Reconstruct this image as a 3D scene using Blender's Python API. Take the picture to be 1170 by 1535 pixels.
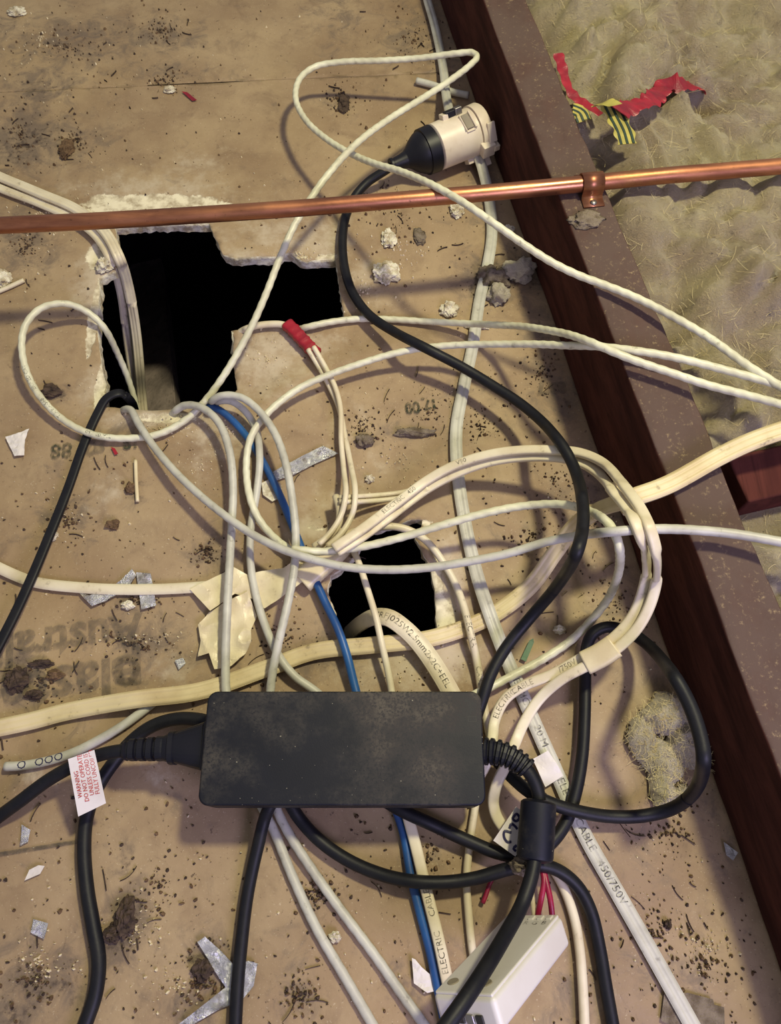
import bpy, bmesh, math, random
import numpy as np
from mathutils import Vector, Matrix, noise as mnoise
from mathutils.geometry import delaunay_2d_cdt

for o in list(bpy.data.objects): bpy.data.objects.remove(o, do_unlink=True)
S = bpy.context.scene
COL = S.collection
R = math.radians
rnd = random.Random(7)

# ------------------------------------------------------------------ camera
IMG_W, IMG_H, FPX = 1170.0, 1535.0, 1148.0
PITCH, CAM_H = R(66.4), 0.56
cam_d = bpy.data.cameras.new('camera'); cam = bpy.data.objects.new('camera', cam_d); COL.objects.link(cam)
cam.location = (0, 0, CAM_H); cam.rotation_euler = (math.pi/2 - PITCH, 0, 0)
cam_d.sensor_fit = 'HORIZONTAL'; cam_d.sensor_width = 36; cam_d.lens = 36*FPX/IMG_W
cam_d.clip_start = 0.01; cam_d.clip_end = 50
S.camera = cam

# ------------------------------------------------------------------ world, lamps, exposure
w = bpy.data.worlds.new('World'); S.world = w; w.use_nodes = True
wb = w.node_tree.nodes['Background']; wb.inputs[0].default_value = (0.55, 0.54, 0.62, 1); wb.inputs[1].default_value = 0.46
def area(name, loc, target, size, power, color):
    l = bpy.data.lights.new(name, 'AREA'); l.shape = 'DISK'; l.size = size; l.energy = power; l.color = color
    o = bpy.data.objects.new(name, l); COL.objects.link(o); o.location = loc
    o.rotation_euler = (Vector(target)-Vector(loc)).to_track_quat('-Z', 'Y').to_euler(); return o
area('work_lamp', (0.40, 0.50, 1.20), (-0.15, 0.30, 0), 0.11, 13.5, (1.0, 0.93, 0.60))
area('violet_fill', (0.55, -0.60, 0.75), (0.33, 0.02, 0), 0.5, 8.5, (0.66, 0.58, 1.0))  # added unseen fill lamp, tints the near right of the board violet
S.view_settings.view_transform = 'Standard'; S.view_settings.look = 'None'
S.view_settings.gamma = 1; S.view_settings.use_curve_mapping = False; S.view_settings.exposure = 0.12

# ------------------------------------------------------------------ pixel -> point
SP, CP = math.sin(PITCH), math.cos(PITCH)
def P(px, py, z=0.0):
    """the point of the place at height z (mm) that the photograph shows at (px, py)"""
    u = (px-IMG_W/2)/FPX; v = (IMG_H/2-py)/FPX
    d = (u, CP+v*SP, -SP+v*CP); t = (z/1000-CAM_H)/d[2]
    return Vector((d[0]*t, d[1]*t, CAM_H+d[2]*t))
def mmpx(px, py, z=0.0): return (P(px+1, py, z)-P(px, py, z)).length      # metres per pixel

# ------------------------------------------------------------------ materials
def lin(c):
    return tuple(((x/255)/12.92 if x/255 <= 0.04045 else ((x/255+0.055)/1.055)**2.4) for x in c)+(1,)
class NT:
    def __init__(s, name):
        s.m = bpy.data.materials.new(name); s.m.use_nodes = True; s.t = s.m.node_tree; s.n = s.t.nodes
        s.b = s.n['Principled BSDF']; s.co = s.n.new('ShaderNodeTexCoord').outputs['Object']
    def set(s, i, v):
        if hasattr(v, 'is_linked') or hasattr(v, 'links'): s.t.links.new(v, i)
        else: i.default_value = v
    def noise(s, scale, detail=4, rough=.55, dist=0, vec=None, out=0):
        n = s.n.new('ShaderNodeTexNoise'); n.inputs['Scale'].default_value = scale; n.inputs['Detail'].default_value = detail
        n.inputs['Roughness'].default_value = rough; n.inputs['Distortion'].default_value = dist; s.t.links.new(vec or s.co, n.inputs['Vector']); return n.outputs[out]
    def scaled(s, sc, rot=(0, 0, 0)):
        n = s.n.new('ShaderNodeMapping'); n.inputs['Scale'].default_value = sc; n.inputs['Rotation'].default_value = rot; s.t.links.new(s.co, n.inputs[0]); return n.outputs[0]
    def ramp(s, f, a, b, lo=0., hi=1.):
        n = s.n.new('ShaderNodeMapRange'); n.interpolation_type = 'SMOOTHSTEP'; s.set(n.inputs[0], f)
        n.inputs[1].default_value = a; n.inputs[2].default_value = b; n.inputs[3].default_value = lo; n.inputs[4].default_value = hi; return n.outputs[0]
    def mix(s, f, a, b):
        n = s.n.new('ShaderNodeMix'); n.data_type = 'RGBA'; s.set(n.inputs[0], f); s.set(n.inputs[6], a); s.set(n.inputs[7], b); return n.outputs[2]
    def math(s, op, a, b=0.0):
        n = s.n.new('ShaderNodeMath'); n.operation = op; s.set(n.inputs[0], a); s.set(n.inputs[1], b); return n.outputs[0]
    def attr(s, name):
        n = s.n.new('ShaderNodeAttribute'); n.attribute_name = name; return n.outputs['Fac']
    def bump(s, h, strength=.3, dist=.001):
        n = s.n.new('ShaderNodeBump'); n.inputs['Strength'].default_value = strength; n.inputs['Distance'].default_value = dist
        s.set(n.inputs['Height'], h); s.t.links.new(n.outputs[0], s.b.inputs['Normal'])
    def done(s, color, rough=.6, metal=0., spec=None):
        s.set(s.b.inputs['Base Color'], color); s.set(s.b.inputs['Roughness'], rough); s.set(s.b.inputs['Metallic'], metal)
        if spec is not None: s.b.inputs['Specular IOR Level'].default_value = spec
        return s.m
def mat(name, c, c2=None, scale=60, rough=.55, metal=0, bump=.15, spec=None, dirt=None, bdist=.0006):
    t = NT(name); c = lin(c); c2 = lin(c2) if c2 else tuple(x*.8 for x in c[:3])+(1,)
    col = t.mix(t.ramp(t.noise(scale, 5), .35, .7), c, c2)
    if dirt: col = t.mix(t.ramp(t.noise(scale*4, 4, .65), .6, .74, 0, dirt), col, lin((70, 58, 44)))
    if bump: t.bump(t.noise(scale*6, 3), bump, bdist)
    return t.done(col, rough, metal, spec)

def paper_mat():
    t = NT('plasterboard paper')
    col = t.mix(t.ramp(t.noise(9, 5, .6), .32, .68), lin((167, 145, 112)), lin((142, 119, 91)))
    col = t.mix(t.ramp(t.noise(28, 6, .65, .6), .48, .75, 0, .6), col, lin((120, 98, 76)))
    col = t.mix(t.ramp(t.noise(3.3, 3, .5), .55, .75, 0, .5), col, lin((176, 150, 104)))
    fine = t.noise(420, 4, .7)
    col = t.mix(t.ramp(fine, .62, .72, 0, .55), col, lin((86, 66, 48)))
    col = t.mix(t.ramp(t.noise(700, 2, .5), .66, .74, 0, .4), col, lin((205, 190, 160)))
    ch = t.math('ADD', t.attr('chalk'), t.math('MULTIPLY', t.math('SUBTRACT', t.noise(55, 6, .7), .5), 1.5))
    col = t.mix(t.ramp(ch, .18, .85, 0, .85), col, lin((190, 176, 152)))
    gr = t.math('ADD', t.attr('grime_shade'), t.math('MULTIPLY', t.math('SUBTRACT', t.noise(48, 7, .72, .8), .5), 2.4))
    gr2 = t.math('ADD', t.attr('grime_shade'), t.math('MULTIPLY', t.math('SUBTRACT', t.noise(130, 5, .7), .5), 2.2))
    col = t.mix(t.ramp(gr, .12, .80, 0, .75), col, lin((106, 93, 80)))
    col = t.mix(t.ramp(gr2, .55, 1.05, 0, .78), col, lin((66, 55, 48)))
    col = t.mix(t.ramp(t.noise(75, 6, .72, 1.2), .60, .78, 0, .55), col, lin((88, 72, 58)))
    col = t.mix(t.ramp(t.noise(210, 3, .6), .68, .74, 0, .7), col, lin((74, 58, 46)))
    to = t.math('ADD', t.attr('torn'), t.math('MULTIPLY', t.math('SUBTRACT', t.noise(160, 5, .7), .5), .55))
    pl = t.mix(t.ramp(t.noise(90, 5, .6), .4, .68), lin((228, 219, 190)), lin((170, 156, 128)))
    tf = t.ramp(to, .42, .52)
    col = t.mix(tf, col, pl)
    h = t.math('ADD', t.math('MULTIPLY', t.noise(160, 5, .6), .6), t.math('MULTIPLY', tf, -1.2))
    h = t.math('ADD', h, t.math('MULTIPLY', t.noise(24, 3), 1.5))
    t.bump(h, .45, .0012)
    return t.done(col, t.ramp(t.noise(30, 3), .3, .7, .5, .72), 0, .35)
def wood_mat(name, a, b, dustc=None, rot=0.0, dustamt=.8):
    t = NT(name); v = t.scaled((55, 3.2, 55))
    col = t.mix(t.ramp(t.noise(1.0, 6, .6, .5, v), .32, .7), lin(a), lin(b))
    col = t.mix(t.ramp(t.noise(2.2, 4, .6, .2, t.scaled((160, 8, 160))), .52, .7, 0, .5), col, lin(tuple(x*.6 for x in a)))
    if dustc:
        g = t.n.new('ShaderNodeNewGeometry'); sx = t.n.new('ShaderNodeSeparateXYZ'); t.t.links.new(g.outputs['Normal'], sx.inputs[0])
        up = t.ramp(sx.outputs[2], .5, .9)
        d = t.math('MULTIPLY', up, t.ramp(t.noise(16, 6, .65), .25, .6, .55, dustamt))
        col = t.mix(d, col, lin(dustc))
        sp = t.math('MULTIPLY', up, t.ramp(t.noise(240, 6, .75), .55, .75, 0, .55))
        col = t.mix(sp, col, lin((182, 160, 120)))
    t.bump(t.math('ADD', t.noise(1, 5, .6, .4, v), t.math('MULTIPLY', t.noise(180, 4), .5)), .5, .0015)
    return t.done(col, .9, 0, .08)
def wool_mat(name, a, b, c, k=1.0):
    t = NT(name)
    col = t.mix(t.ramp(t.noise(8, 5, .6, .6), .36, .66), lin(a), lin(b))
    col = t.mix(t.ramp(t.noise(14, 6, .7, 1.0), .54, .72, 0, .75), col, lin(c))
    col = t.mix(t.ramp(t.noise(60, 6, .75), .56, .72, 0, .6*k), col, lin((96, 82, 62)))
    col = t.mix(t.ramp(t.noise(5, 4, .6, .8, t.scaled((1, 1, 1), (0, 0, 1))), .5, .68, 0, .35), col, lin((172, 158, 136)))
    col = t.mix(t.ramp(t.noise(240, 3, .6), .68, .74, 0, .8*k), col, lin((62, 50, 42)))
    t.bump(t.math('ADD', t.noise(60, 6, .75, 1.5), t.math('MULTIPLY', t.noise(300, 5, .75, 3.0), .8)), .95, .0045)
    m = t.done(col, .95, 0, .05); t.b.inputs['Sheen Weight'].default_value = .25; return m
def faded(name, c, amt, scale=240, lo=.36, hi=.6):
    t = NT(name); t.done(lin(c), .7, 0, .1)
    t.set(t.b.inputs['Alpha'], t.ramp(t.noise(scale, 5, .7), lo, hi, amt, amt*.25)); return t.m
def foil_mat():
    t = NT('aluminium foil'); h = t.noise(130, 6, .75, 1.5); t.bump(h, .9, .0025)
    return t.done(t.mix(t.ramp(t.noise(70, 4), .5, .7), lin((214, 214, 214)), lin((150, 140, 128))), t.ramp(t.noise(60, 3), .3, .7, .25, .5), .9)
def copper_mat():
    t = NT('copper'); v = t.scaled((8, 60, 60))
    col = t.mix(t.ramp(t.noise(1.3, 5, .6, .3, v), .35, .7), lin((188, 128, 92)), lin((138, 88, 66)))
    col = t.mix(t.ramp(t.noise(14, 5, .65), .5, .7, 0, .6), col, lin((166, 124, 72)))
    col = t.mix(t.ramp(t.noise(300, 4, .7), .62, .72, 0, .6), col, lin((80, 54, 40)))
    t.bump(t.noise(200, 4), .12, .0005)
    return t.done(col, t.ramp(t.noise(25, 4), .3, .7, .3, .5), .85)
def plaster_mat(name='gypsum plaster'):
    t = NT(name); col = t.mix(t.ramp(t.noise(110, 6, .65), .36, .66), lin((232, 226, 204)), lin((168, 152, 122)))
    t.bump(t.noise(260, 6, .7), .8, .002); return t.done(col, .9, 0, .1)

M = dict(
 paper=paper_mat(), plaster=plaster_mat(),
 joist=wood_mat('dark hardwood', (84, 50, 42), (56, 32, 28), (92, 77, 70), dustamt=.95),
 stud=wood_mat('grey softwood', (150, 136, 128), (112, 102, 96)),
 redwood=wood_mat('red hardwood', (88, 48, 42), (66, 35, 32)),
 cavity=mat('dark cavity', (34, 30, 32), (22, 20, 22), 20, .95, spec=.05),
 wool=wool_mat('glass wool', (184, 168, 122), (164, 144, 112), (116, 98, 76)),
 tuftwool=wool_mat('pale glass wool', (222, 210, 184), (206, 192, 164), (186, 170, 142), .2),
 fibre=mat('wool fibre', (214, 200, 150), (170, 150, 100), 40, .9, bump=0),
 white=mat('cream sheath', (222, 212, 184), (200, 186, 154), 30, .42, bump=.06, dirt=.35),
 cream=mat('yellowed sheath', (214, 198, 156), (188, 168, 124), 26, .5, bump=.12, dirt=.5),
 grey=mat('grey data sheath', (196, 194, 180), (170, 167, 152), 40, .45, bump=.06, dirt=.35),
 pale=mat('pale data sheath', (220, 218, 190), (196, 192, 164), 40, .42, bump=.08, dirt=.4),
 blue=mat('blue sheath', (34, 88, 150), (28, 66, 118), 40, .42, bump=.06),
 black=mat('black rubber', (17, 18, 24), (25, 25, 28), 90, .5, bump=.12, dirt=.10, spec=.3),
 blackcase=None, socket=mat('cream socket plastic', (226, 214, 194), (206, 190, 166), 25, .4, bump=.04, dirt=.15),
 plug=mat('black plug', (14, 15, 24), (20, 20, 28), 40, .45, bump=.05, spec=.35),
 boxw=mat('white controller plastic', (216, 212, 206), (206, 200, 192), 14, .42, bump=.03, dirt=.06),
 copper=copper_mat(), foil=foil_mat(), red=mat('red tape', (156, 28, 44), (118, 20, 36), 60, .4, bump=.3, bdist=.001),
 crimson=mat('crimson wire', (150, 22, 58), (120, 18, 48), 60, .4), papertag=mat('white label', (226, 220, 214), (206, 198, 190), 30, .5, bump=.05),
 tape=mat('cream tape', (226, 214, 176), (202, 186, 150), 30, .38, bump=.2, bdist=.001, dirt=.25),
 green=mat('green strip', (34, 92, 52), (26, 70, 40), 60, .5), yellow=mat('yellow plastic', (186, 174, 84), (156, 146, 70), 60, .5),
 darkgreen=mat('dark green print', (34, 60, 44), (28, 48, 36), 60, .5),
 ink=faded('grey print ink', (52, 48, 44), .85), stamp=faded('dark green stamp ink', (46, 56, 44), .85, 300), faint=faded('faint print', (84, 80, 72), .45, 160, .30, .72),
 redink=mat('red ink', (190, 52, 44), (170, 40, 36), 90, .6, bump=0), navy=mat('navy marker', (34, 30, 78), (28, 26, 66), 60, .5, bump=0),
 darkcrumb=mat('dark crumbs', (84, 70, 60), (52, 44, 40), 200, .9, spec=.1), brown=mat('brown crumbs', (112, 90, 68), (78, 62, 48), 200, .9, spec=.1),
 palecrumb=mat('pale crumbs', (226, 214, 180), (196, 178, 140), 200, .9, spec=.1), dust=mat('grey dust', (134, 122, 106), (98, 86, 72), 130, .98, spec=.02, bump=.7, bdist=.002),
 steel=mat('steel', (160, 156, 150), (120, 116, 110), 60, .35, .9), lens=mat('dark slot', (40, 38, 36), None, 40, .6), greyslot=mat('grey slot', (140, 130, 112), None, 40, .6),
)
def case_mat():
    t = NT('black adapter plastic'); col = t.mix(t.ramp(t.noise(30, 4), .3, .7), lin((14, 16, 26)), lin((18, 20, 30)))
    d = t.math('MULTIPLY', t.ramp(t.noise(14, 6, .65), .42, .75), t.ramp(t.noise(600, 3, .7), .25, .6))
    col = t.mix(t.math('MULTIPLY', d, .5), col, lin((122, 114, 96)))
    col = t.mix(t.ramp(t.noise(520, 2, .4), .755, .78, 0, .7), col, lin((170, 164, 140)))
    t.bump(t.noise(1400, 2), .15, .0003); return t.done(col, t.ramp(d, 0, .5, .5, .8), 0, .28)
M['blackcase'] = case_mat()

# ------------------------------------------------------------------ object helpers
def mesh_obj(name, verts, faces, m, parent=None, smooth=True, mats=None, fm=None):
    me = bpy.data.meshes.new(name); me.from_pydata([tuple(v) for v in verts], [], faces)
    for k in (mats or [m]): me.materials.append(k)
    if fm: me.polygons.foreach_set('material_index', fm)
    if smooth: me.polygons.foreach_set('use_smooth', [True]*len(me.polygons))
    me.update(); o = bpy.data.objects.new(name, me); COL.objects.link(o)
    if parent: o.parent = parent
    return o
def wn(o):
    md = o.modifiers.new('weighted_normal', 'WEIGHTED_NORMAL'); md.weight = 100; md.keep_sharp = True; return o
def bm_obj(name, bm, m, parent=None, smooth=False, M4=None):
    if M4 is not None: bm.transform(M4)
    me = bpy.data.meshes.new(name); bm.to_mesh(me); bm.free(); me.materials.append(m)
    if smooth: me.polygons.foreach_set('use_smooth', [True]*len(me.polygons))
    o = bpy.data.objects.new(name, me); COL.objects.link(o)
    if parent: o.parent = parent
    return o
def thing(name, label, cat, group=None):
    o = bpy.data.objects.new(name, None); COL.objects.link(o); return tag(o, label, cat, group)
def tag(o, label, cat, group=None):
    o['label'] = label; o['category'] = cat
    if group: o['group'] = group
    return o
def rbox(name, sx, sy, sz, bev, m, M4, parent=None, seg=3):
    bm = bmesh.new(); bmesh.ops.create_cube(bm, size=1); bm.transform(Matrix.Diagonal((sx, sy, sz, 1)))
    bmesh.ops.bevel(bm, geom=bm.edges[:], offset=bev, segments=seg, profile=.5, affect='EDGES')
    o = bm_obj(name, bm, m, parent, True, M4)
    return wn(o)
def frame(o, x, y, z=None):
    x = Vector(x).normalized(); y = Vector(y); z = x.cross(y).normalized(); y = z.cross(x)
    m = Matrix.Identity(4)
    for i in range(3): m[i][0] = x[i]; m[i][1] = y[i]; m[i][2] = z[i]; m[i][3] = o[i]
    return m
def catmull(pts, per=10):
    p = np.array(pts, float); p = np.vstack([2*p[0]-p[1], p, 2*p[-1]-p[-2]]); out = []
    for i in range(1, len(p)-2):
        a, b, c, d = p[i-1:i+3]
        tt = [0]
        for q, r in ((a, b), (b, c), (c, d)): tt.append(tt[-1]+max(1e-6, np.linalg.norm((r-q)))**.5)
        ts = np.linspace(tt[1], tt[2], per, endpoint=False)[:, None]
        A1 = (tt[1]-ts)/(tt[1]-tt[0])*a+(ts-tt[0])/(tt[1]-tt[0])*b; A2 = (tt[2]-ts)/(tt[2]-tt[1])*b+(ts-tt[1])/(tt[2]-tt[1])*c
        A3 = (tt[3]-ts)/(tt[3]-tt[2])*c+(ts-tt[2])/(tt[3]-tt[2])*d
        B1 = (tt[2]-ts)/(tt[2]-tt[0])*A1+(ts-tt[0])/(tt[2]-tt[0])*A2; B2 = (tt[3]-ts)/(tt[3]-tt[1])*A2+(ts-tt[1])/(tt[3]-tt[1])*A3
        out.append((tt[2]-ts)/(tt[2]-tt[1])*B1+(ts-tt[1])/(tt[2]-tt[1])*B2)
    out.append(p[-2:-1]); return np.vstack(out)
def resample(C, step):
    d = np.r_[0, np.cumsum(np.linalg.norm(np.diff(C, axis=0), axis=1))]; n = max(4, int(d[-1]/step)); s = np.linspace(0, d[-1], n)
    return np.stack([np.interp(s, d, C[:, k]) for k in range(3)], 1), s
def frames(C, twist=None):
    T = np.gradient(C, axis=0); T /= np.linalg.norm(T, axis=1)[:, None]+1e-12
    up = np.array([0, 0, 1.0]); L = np.zeros_like(T); prev = None
    for i, t in enumerate(T):
        l = np.cross(up, t); n = np.linalg.norm(l)
        if n < .35 and prev is not None: l = prev-t*np.dot(prev, t); n = np.linalg.norm(l)
        l = l/(n+1e-12)
        if prev is not None and np.dot(l, prev) < 0 and n < .5: l = -l
        L[i] = l; prev = l
    N = np.cross(T, L)
    if twist is not None:
        c, s_ = np.cos(twist)[:, None], np.sin(twist)[:, None]; L, N = c*L+s_*N, -s_*L+c*N
    return T, L, N
def sweep(C, prof, scale=None, twist=None, spiral=0.0, s=None, pitch=.009):
    """prof: (K,2) section in (lateral, normal)"""
    T, L, N = frames(C, twist); K = len(prof); n = len(C); V = np.zeros((n, K, 3)); ang = np.arctan2(prof[:, 1], prof[:, 0])
    for k in range(K):
        f = np.ones(n) if scale is None else scale
        if spiral: f = f*(1+spiral*np.cos(2*(ang[k]-2*math.pi*s/(2*pitch))))
        V[:, k] = C+L*(prof[k, 0]*f)[:, None]+N*(prof[k, 1]*f)[:, None]
    V = V.reshape(-1, 3).tolist(); F = []
    for i in range(n-1):
        for k in range(K):
            k2 = (k+1) % K; F.append((i*K+k, i*K+k2, (i+1)*K+k2, (i+1)*K+k))
    F.append(tuple(range(K-1, -1, -1))); F.append(tuple(range((n-1)*K, n*K)))
    return V, F
def p_round(r, k=14): return np.array([(r*math.cos(2*math.pi*i/k), r*math.sin(2*math.pi*i/k)) for i in range(k)])
def p_flat(w_, h_, lobes=0, k=28):
    if lobes > 1: k = 56
    out = []
    for i in range(k):
        a = 2*math.pi*i/k; c, s_ = math.cos(a), math.sin(a); e = 2/3.2
        x = w_/2*math.copysign(abs(c)**e, c); y = h_/2*math.copysign(abs(s_)**e, s_)
        if lobes: y *= .5+.5*abs(math.sin(math.pi*lobes*(x/w_+.5)))**.45 if abs(x) < w_*.49 else 1
        out.append((x, y))
    return np.array(out)

# ------------------------------------------------------------------ layout constants (metres)
AZ, JX, JH, JW = R(11.37), 0.2268, 0.0973, 0.0399
JN = Vector((math.cos(AZ), math.sin(AZ), 0)); JD = Vector((-math.sin(AZ), math.cos(AZ), 0))
hole1 = [(171, 338), (212, 336), (262, 334), (313, 334), (317, 345), (327, 366), (334, 381), (352, 385), (392, 384), (413, 384), (424, 379), (437, 378), (446, 388), (458, 391), (482, 388), (502, 387),
 (506, 405), (510, 440), (515, 474), (490, 481), (470, 484), (450, 489), (430, 487), (413, 485), (380, 491), (346, 494), (348, 520), (350, 545), (355, 584), (340, 598), (322, 602), (294, 604), (263, 612), (240, 614), (214, 614), (190, 611), (158, 609),
 (156, 590), (157, 572), (150, 538), (145, 493), (147, 449), (148, 416), (160, 408), (172, 405), (178, 385), (174, 352)]
hole2 = [(545, 796), (572, 790), (600, 784), (612, 779), (632, 779), (630, 795), (622, 806), (634, 828), (645, 852), (650, 880), (653, 910), (655, 940), (648, 951), (600, 957), (545, 958), (511, 957), (502, 918), (490, 885), (496, 862), (514, 850), (536, 826), (542, 808)]
def inside(p, poly):
    x, y = p[0], p[1]; c = False; j = len(poly)-1
    for i in range(len(poly)):
        a, b = poly[i], poly[j]
        if (a[1] > y) != (b[1] > y) and x < (b[0]-a[0])*(y-a[1])/(b[1]-a[1])+a[0]: c = not c
        j = i
    return c
def ragged(poly_px, step=.0035, amp=.0012):
    w_ = [P(x, y) for x, y in poly_px]; out = []
    for i in range(len(w_)):
        a, b = w_[i], w_[(i+1) % len(w_)]; n = max(1, int((b-a).length/step))
        for k in range(n):
            q = a.lerp(b, k/n); v = mnoise.noise_vector(q*140)*amp+mnoise.noise_vector(q*600)*amp*.4; out.append((q.x+v.x, q.y+v.y))
    return out
H1, H2 = ragged(hole1), ragged(hole2)
blob = lambda lst: [(P(x, y), rx*mmpx(x, y), ry*mmpx(x, y)*1.05, s) for x, y, rx, ry, s in lst]
GRIME_SHADE = blob([(110, 60, 130, 55, .55), (240, 50, 60, 35, .6), (250, 105, 90, 22, .5), (60, 130, 60, 50, .6), (40, 210, 70, 60, .75), (120, 215, 50, 40, .5), (35, 350, 45, 60, .6), (60, 390, 30, 30, .5),
 (505, 20, 40, 60, .5), (515, 150, 25, 20, .5), (610, 60, 40, 60, .5), (650, 50, 70, 90, .5), (720, 260, 25, 110, .6), (735, 415, 45, 40, .9), (790, 400, 40, 60, .7), (810, 500, 30, 60, .6), (835, 590, 45, 60, .55), (895, 720, 40, 90, .6),  # blobs along the joist foot paint in its shade together with grime
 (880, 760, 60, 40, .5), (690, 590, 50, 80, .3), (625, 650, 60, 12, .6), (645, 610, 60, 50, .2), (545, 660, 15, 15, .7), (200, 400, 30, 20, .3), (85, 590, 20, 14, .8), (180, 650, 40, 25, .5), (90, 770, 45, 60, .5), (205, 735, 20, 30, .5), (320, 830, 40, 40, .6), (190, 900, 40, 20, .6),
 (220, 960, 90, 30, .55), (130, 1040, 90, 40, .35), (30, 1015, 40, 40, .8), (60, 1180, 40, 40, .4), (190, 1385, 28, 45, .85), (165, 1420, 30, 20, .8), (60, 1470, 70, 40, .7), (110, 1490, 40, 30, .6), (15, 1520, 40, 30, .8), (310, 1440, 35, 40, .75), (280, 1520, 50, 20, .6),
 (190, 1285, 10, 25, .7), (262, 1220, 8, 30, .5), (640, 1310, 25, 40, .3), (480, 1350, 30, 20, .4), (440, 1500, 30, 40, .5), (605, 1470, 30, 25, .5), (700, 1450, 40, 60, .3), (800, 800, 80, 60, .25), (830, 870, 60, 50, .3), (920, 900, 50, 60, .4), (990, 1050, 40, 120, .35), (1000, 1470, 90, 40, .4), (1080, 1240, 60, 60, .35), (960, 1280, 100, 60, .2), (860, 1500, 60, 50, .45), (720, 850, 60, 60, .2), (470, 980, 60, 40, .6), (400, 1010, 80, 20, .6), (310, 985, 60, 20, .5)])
CHALK = blob([(230, 280, 130, 30, .55), (290, 250, 60, 40, .4), (430, 350, 100, 45, .5), (490, 360, 40, 40, .7), (360, 380, 30, 20, .6), (545, 420, 40, 60, .45), (400, 540, 70, 60, .7), (470, 520, 60, 30, .5), (520, 640, 50, 60, .3), (240, 625, 90, 20, .8), (340, 640, 60, 50, .6), (300, 690, 60, 60, .3),
 (140, 420, 30, 60, .7), (140, 580, 25, 40, .6), (670, 890, 28, 80, .9), (640, 985, 70, 40, .9), (560, 1000, 60, 40, .5), (470, 795, 45, 18, .8), (505, 745, 60, 25, .5), (440, 900, 50, 60, .2), (560, 700, 30, 30, .3), (160, 740, 30, 40, .4), (240, 1160, 40, 20, .4), (60, 1160, 40, 15, .5), (260, 1000, 50, 30, .4), (905, 1500, 40, 40, .3)])
TORN = blob([(235, 310, 100, 24, 1.1), (155, 300, 25, 14, 1.), (300, 318, 35, 20, .9), (152, 380, 20, 26, 1.1), (142, 470, 9, 70, 1.0), (150, 575, 8, 40, 1.), (490, 385, 25, 10, .7), (437, 384, 30, 8, .7), (344, 520, 5, 40, .8), (250, 625, 70, 10, .7), (655, 880, 10, 60, .9), (665, 930, 20, 40, .8), (545, 795, 20, 8, .8), (478, 790, 30, 8, .6), (640, 785, 14, 10, .7), (500, 900, 6, 40, .7), (410, 735, 22, 18, .6)])
def bl(p, L):
    v = 0.0
    for c, rx, ry, s in L:
        d = ((p[0]-c.x)/rx)**2+((p[1]-c.y)/ry)**2
        if d < 4: v = max(v, s*math.exp(-d*.7))
    return v

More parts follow.
